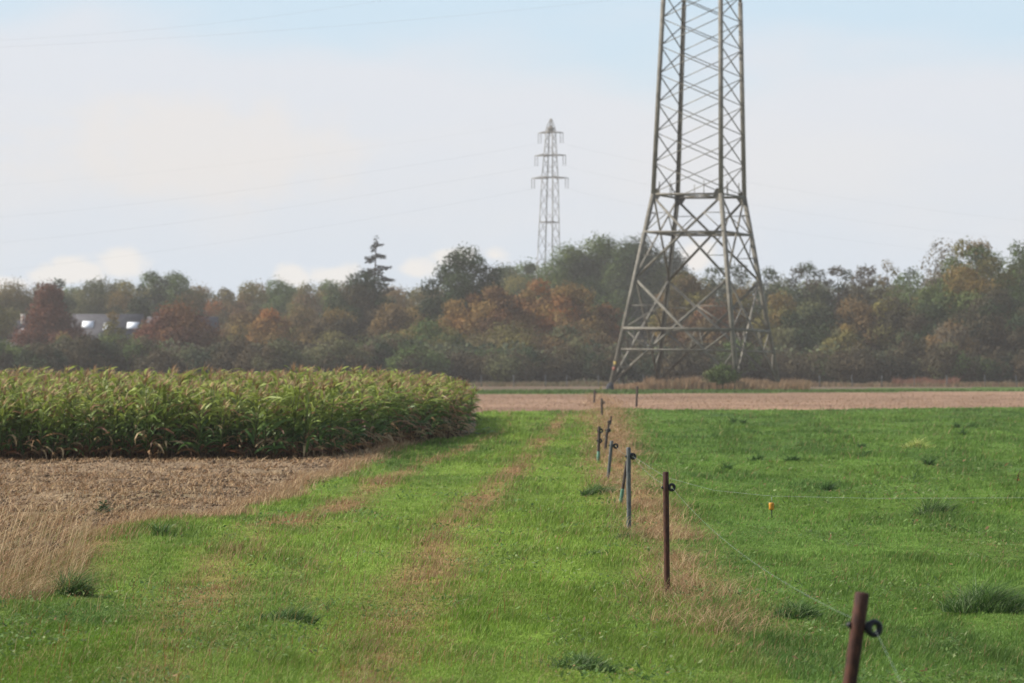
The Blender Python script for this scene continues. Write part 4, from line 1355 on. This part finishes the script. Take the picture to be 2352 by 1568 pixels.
T(1985, 606, 80, 480, 'darkbrown', 'dark brownish tree in the right skyline before the pale airy one', dens=.75, lobes=22, lobe_r=(.14, .24))
T(2040, 600, 65, 480, 'olive', 'pale airy olive treetop in the right skyline', dens=.34, lobes=18, lobe_r=(.14, .24))
T(2090, 608, 95, 470, 'green', 'green tree with sky holes left of the big right tree', pal2='olive', dens=.5, lobes=22, lobe_r=(.14, .22))
T(2165, 545, 110, 440, 'bare', 'wispy grey half-bare treetop at the left of the big right tree', dens=.12, lobes=20, lobe_r=(.15, .26), leaf=.2, shape='flare', lo=.4)
T(2240, 550, 190, 430, 'green', 'big broad olive-green tree tallest on the right', pal2='olive', lobes=30, lobe_r=(.12, .22))
T(2345, 562, 120, 440, 'green', 'tall green tree cut by the right edge', pal2='greygreen', dens=.7, lobes=24, lobe_r=(.15, .24))
T(2440, 590, 140, 440, 'green', 'tree beyond the right edge', pal2='dark')
T(1870, 690, 130, 430, 'greygreen', 'grey-green bushy tree below the torn spiky top', pal2='dark')
T(1960, 690, 120, 430, 'brown', 'brown-green tree in the middle of the right wood', pal2='darkbrown')
T(2050, 680, 120, 430, 'darkbrown', 'dark tree under the pale airy olive top', pal2='olive')
T(2130, 690, 110, 420, 'dark', 'dark green tree at the left foot of the big right tree', pal2='darkbrown')
T(2190, 735, 100, 405, 'brown', 'dull pinkish brown shrub-like tree under the big right tree', pal2='bare')
T(2290, 660, 170, 415, 'dark', 'broad dark tree filling the lower right of the wood', pal2='darkbrown', lobes=24)
T(2380, 690, 130, 410, 'darkbrown', 'dark tree low at the right edge', pal2='dark')
T(1940, 745, 90, 410, 'olive', 'small yellow-green tree low in the right wood', pal2='greygreen')
for k, (px, w) in enumerate([(-60, 150), (-140, 150), (2540, 150), (2640, 150)]):
    T(px, 640, w, 520, 'greygreen', 'grey-green tree outside the picture', pal2='olive', group='trees beyond the picture edges')
# --- deep fill of the wood
for k, px in enumerate(range(-80, 2500, 62)):
    yt = float(np.interp(px, [0, 130, 350, 470, 510, 560, 640, 760, 900, 1000, 1150, 1300, 1400, 1520, 1600, 1800, 2000, 2150, 2250, 2400], [668, 655, 640, 662, 674, 664, 652, 652, 662, 664, 616, 590, 572, 600, 640, 640, 640, 640, 590, 590])) + random.uniform(-5, 7)
    T(px + random.uniform(-12, 12), yt, 125, 655 + random.uniform(-8, 8), random.choice(['greygreen', 'olive', 'brown', 'green']),
      'muted tree deep inside the wood, seen between the front crowns', group='trees deep inside the wood', pal2='greygreen', lobes=16, leaf=.26, lo=.02, shape='box')
# --- hedge shrubs along the foot of the wood
px = -90; k = 0
while px < 2480:
    w = random.uniform(75, 110)
    yt = random.uniform(765, 800) if px < 1000 else random.uniform(775, 815)
    if 330 < px < 480: yt = random.uniform(790, 812)
    if px < 700:
        lab, grp = 'dark shrub of the hedge behind the maize', 'hedge shrubs behind the maize'
    elif px < 1420:
        lab, grp = 'dark hedge shrub between the maize corner and the near pylon', 'hedge shrubs left of the near pylon'
    else:
        lab, grp = 'dark hedge shrub at the foot of the wood right of the near pylon left leg', 'hedge shrubs behind and right of the near pylon'
    T(px, yt, w, 398 + random.uniform(-6, 14), random.choice(['dark', 'darkbrown', 'dark', 'greygreen', 'green']), lab, 'shrub', 'shrub', grp, lo=0.0, lobes=14, pal2='darkbrown', leaf=.18, shape='box', lobe_r=(.2, .32))
    px += w * .5; k += 1
T(1660, 834, 66, 292, 'green', 'round dark green bush growing at the near pylon front right leg', 'shrub', 'shrub', lo=.12, lobes=14, leaf=.13, pal2='greygreen')


a = Acc()
n = 42000
px = RNG.uniform(-150, 2520, n); d = RNG.uniform(405, 470, n); x = (px - XC) / F * d
hh_ = (3.2 + 3.2 * fbm(x / 3.0, d / 11, 12)) * RNG.uniform(0, 1, n) ** .75
bc = np.array([PAL['dark'][0], PAL['greygreen'][0], PAL['darkbrown'][1], PAL['brown'][1]])[(vnoise(x / 4.0, d / 20, 8) * 3.99).astype(int)]
leaf_cards(a, np.stack([x, d, hh_], -1), np.tile((0., -.6, .6), (n, 1)), .34, bc * RNG.uniform(.7, 1.3, n)[:, None], RNG)
tag(a.obj('undergrowth', MAT_LEAF), 'dark undergrowth filling the foot of the wood', 'undergrowth', kind='stuff')

# ------------------------------------------------------------------ houses behind the hedge
def house(px, wpx, y_ridge, y_eave, d, label, windows, chimney=None, gable_mat=MAT_WARMWALL, rz=0.0, dep=8.5):
    W = wpx / F * d; zr = EYE + (YH - y_ridge) / F * d; ze = EYE + (YH - y_eave) / F * d
    root = empty('house', ((px - XC) / F * d, d, 0), label, 'house', 'grey-roofed houses among the trees', rz)
    a = Acc()
    hw, hd = W / 2, dep / 2
    v = [(-hw, -hd, 0), (hw, -hd, 0), (hw, hd, 0), (-hw, hd, 0), (-hw, -hd, ze), (hw, -hd, ze), (hw, hd, ze), (-hw, hd, ze), (-hw, 0, zr - .12), (hw, 0, zr - .12)]
    a.add(v, [[0, 1, 5, 4], [2, 3, 7, 6], [1, 2, 6, 5], [3, 0, 4, 7]], [[4, 8, 7], [5, 6, 9]])
    a.obj('wall', gable_mat, root)
    r = Acc(); t = .22; ov = .45
    sl = (zr - ze) / hd
    for s in (-1, 1):
        y0, y1 = s * (hd + ov), 0
        z0, z1 = ze - sl * ov, zr
        vv = [(-hw - ov, y0, z0), (hw + ov, y0, z0), (hw + ov, y1, z1), (-hw - ov, y1, z1)]
        vv += [(p[0], p[1], p[2] + t) for p in vv]
        r.add(vv, [[0, 3, 2, 1], [4, 5, 6, 7], [0, 1, 5, 4], [1, 2, 6, 5], [3, 0, 4, 7]])
    ro = r.obj('roof', MAT_ROOF, root)
    for (wx, wy, ww, wh) in windows:
        cx = (wx - px) / F * d; cz = EYE + (YH - wy) / F * d
        cy = -(zr - cz) / sl - .02
        sx, sz = ww / F * d, wh / F * d
        n = np.array([0, -sl, 1.0]); n /= np.linalg.norm(n)
        upv = np.array([0, 1.0, sl]); upv /= np.linalg.norm(upv); L = sz / upv[2]
        c0 = np.array([cx, cy, cz]) + n * (t * .95)

        def slab(acc, sx, L, h0, h1):
            vv = [c0 + np.array([q * sx / 2, 0, 0]) + upv * p * L / 2 + n * h for h in (h0, h1) for q, p in ((-1, -1), (1, -1), (1, 1), (-1, 1))]
            acc.add(vv, [[3, 2, 1, 0], [4, 5, 6, 7], [0, 1, 5, 4], [1, 2, 6, 5], [2, 3, 7, 6], [3, 0, 4, 7]])
        f = Acc(); slab(f, sx * 1.12, L * 1.1, -.1, .06); fo = f.obj('skylight', MAT_WHITE, ro)
        g_ = Acc(); slab(g_, sx, L, .0, .085); g_.obj('pane', MAT_GLASS, fo)
    if chimney:
        cx = (chimney[0] - px) / F * d; zt = EYE + (YH - chimney[1]) / F * d
        c_ = Acc(); c_.box(cx, -.6, (zr - 1.2 + zt) / 2, .65, .65, zt - zr + 1.2); c_.box(cx, -.6, zt + .05, .8, .8, .12)
        c_.obj('chimney', MAT_PLASTER, root)
    return root


T(258, 716, 52, 465, 'olive', 'olive bush standing in front of the roof with bright skylights', 'shrub', 'shrub', pal2='green', lobes=12)
T(205, 714, 48, 530, 'yellow', 'yellow-green treetop just above the roof with bright skylights', pal2='green', lobes=12)
T(335, 735, 50, 455, 'greygreen', 'grey-green bush left of the rust-brown tree', 'shrub', 'shrub', pal2='olive', lobes=12)
T(150, 765, 70, 430, 'greygreen', 'grey-green bush in front of the red tree', 'shrub', 'shrub', pal2='olive', lobes=12)
T(285, 768, 90, 425, 'olive', 'wide olive bush below the skylights', 'shrub', 'shrub', pal2='greygreen', lobes=12)
house(10, 110, 738, 775, 540, 'grey-roofed house with a pale chimney at the left edge', [(58, 764, 14, 12), (88, 762, 22, 14)], (54, 722), MAT_PLASTER)
house(248, 150, 724, 776, 500, 'grey-roofed house with bright skylights right of the red tree', [(206, 748, 24, 14), (252, 753, 18, 14), (309, 750, 24, 13)])
house(420, 150, 730, 776, 505, 'grey roof mostly hidden behind the round rust-brown tree', [(386, 757, 14, 12), (468, 755, 14, 12)])

# ------------------------------------------------------------------ rain-hazy air
hz = Acc(); hz.box(0, 560, 34, 1500, 1400, 74, c=(1, 1, 1))
hm, n_, l_ = new_mat('hazy_air')
pv = n_.new('ShaderNodeVolumePrincipled'); pv.inputs['Color'].default_value = (0.97, 0.93, 0.88, 1); pv.inputs['Density'].default_value = 0.00027
pv.inputs['Anisotropy'].default_value = 0.0
oo = n_.new('ShaderNodeOutputMaterial'); l_.new(pv.outputs[0], oo.inputs['Volume'])
tag(hz.obj('haze', hm), 'thin rainy haze over the fields', 'haze', kind='stuff')
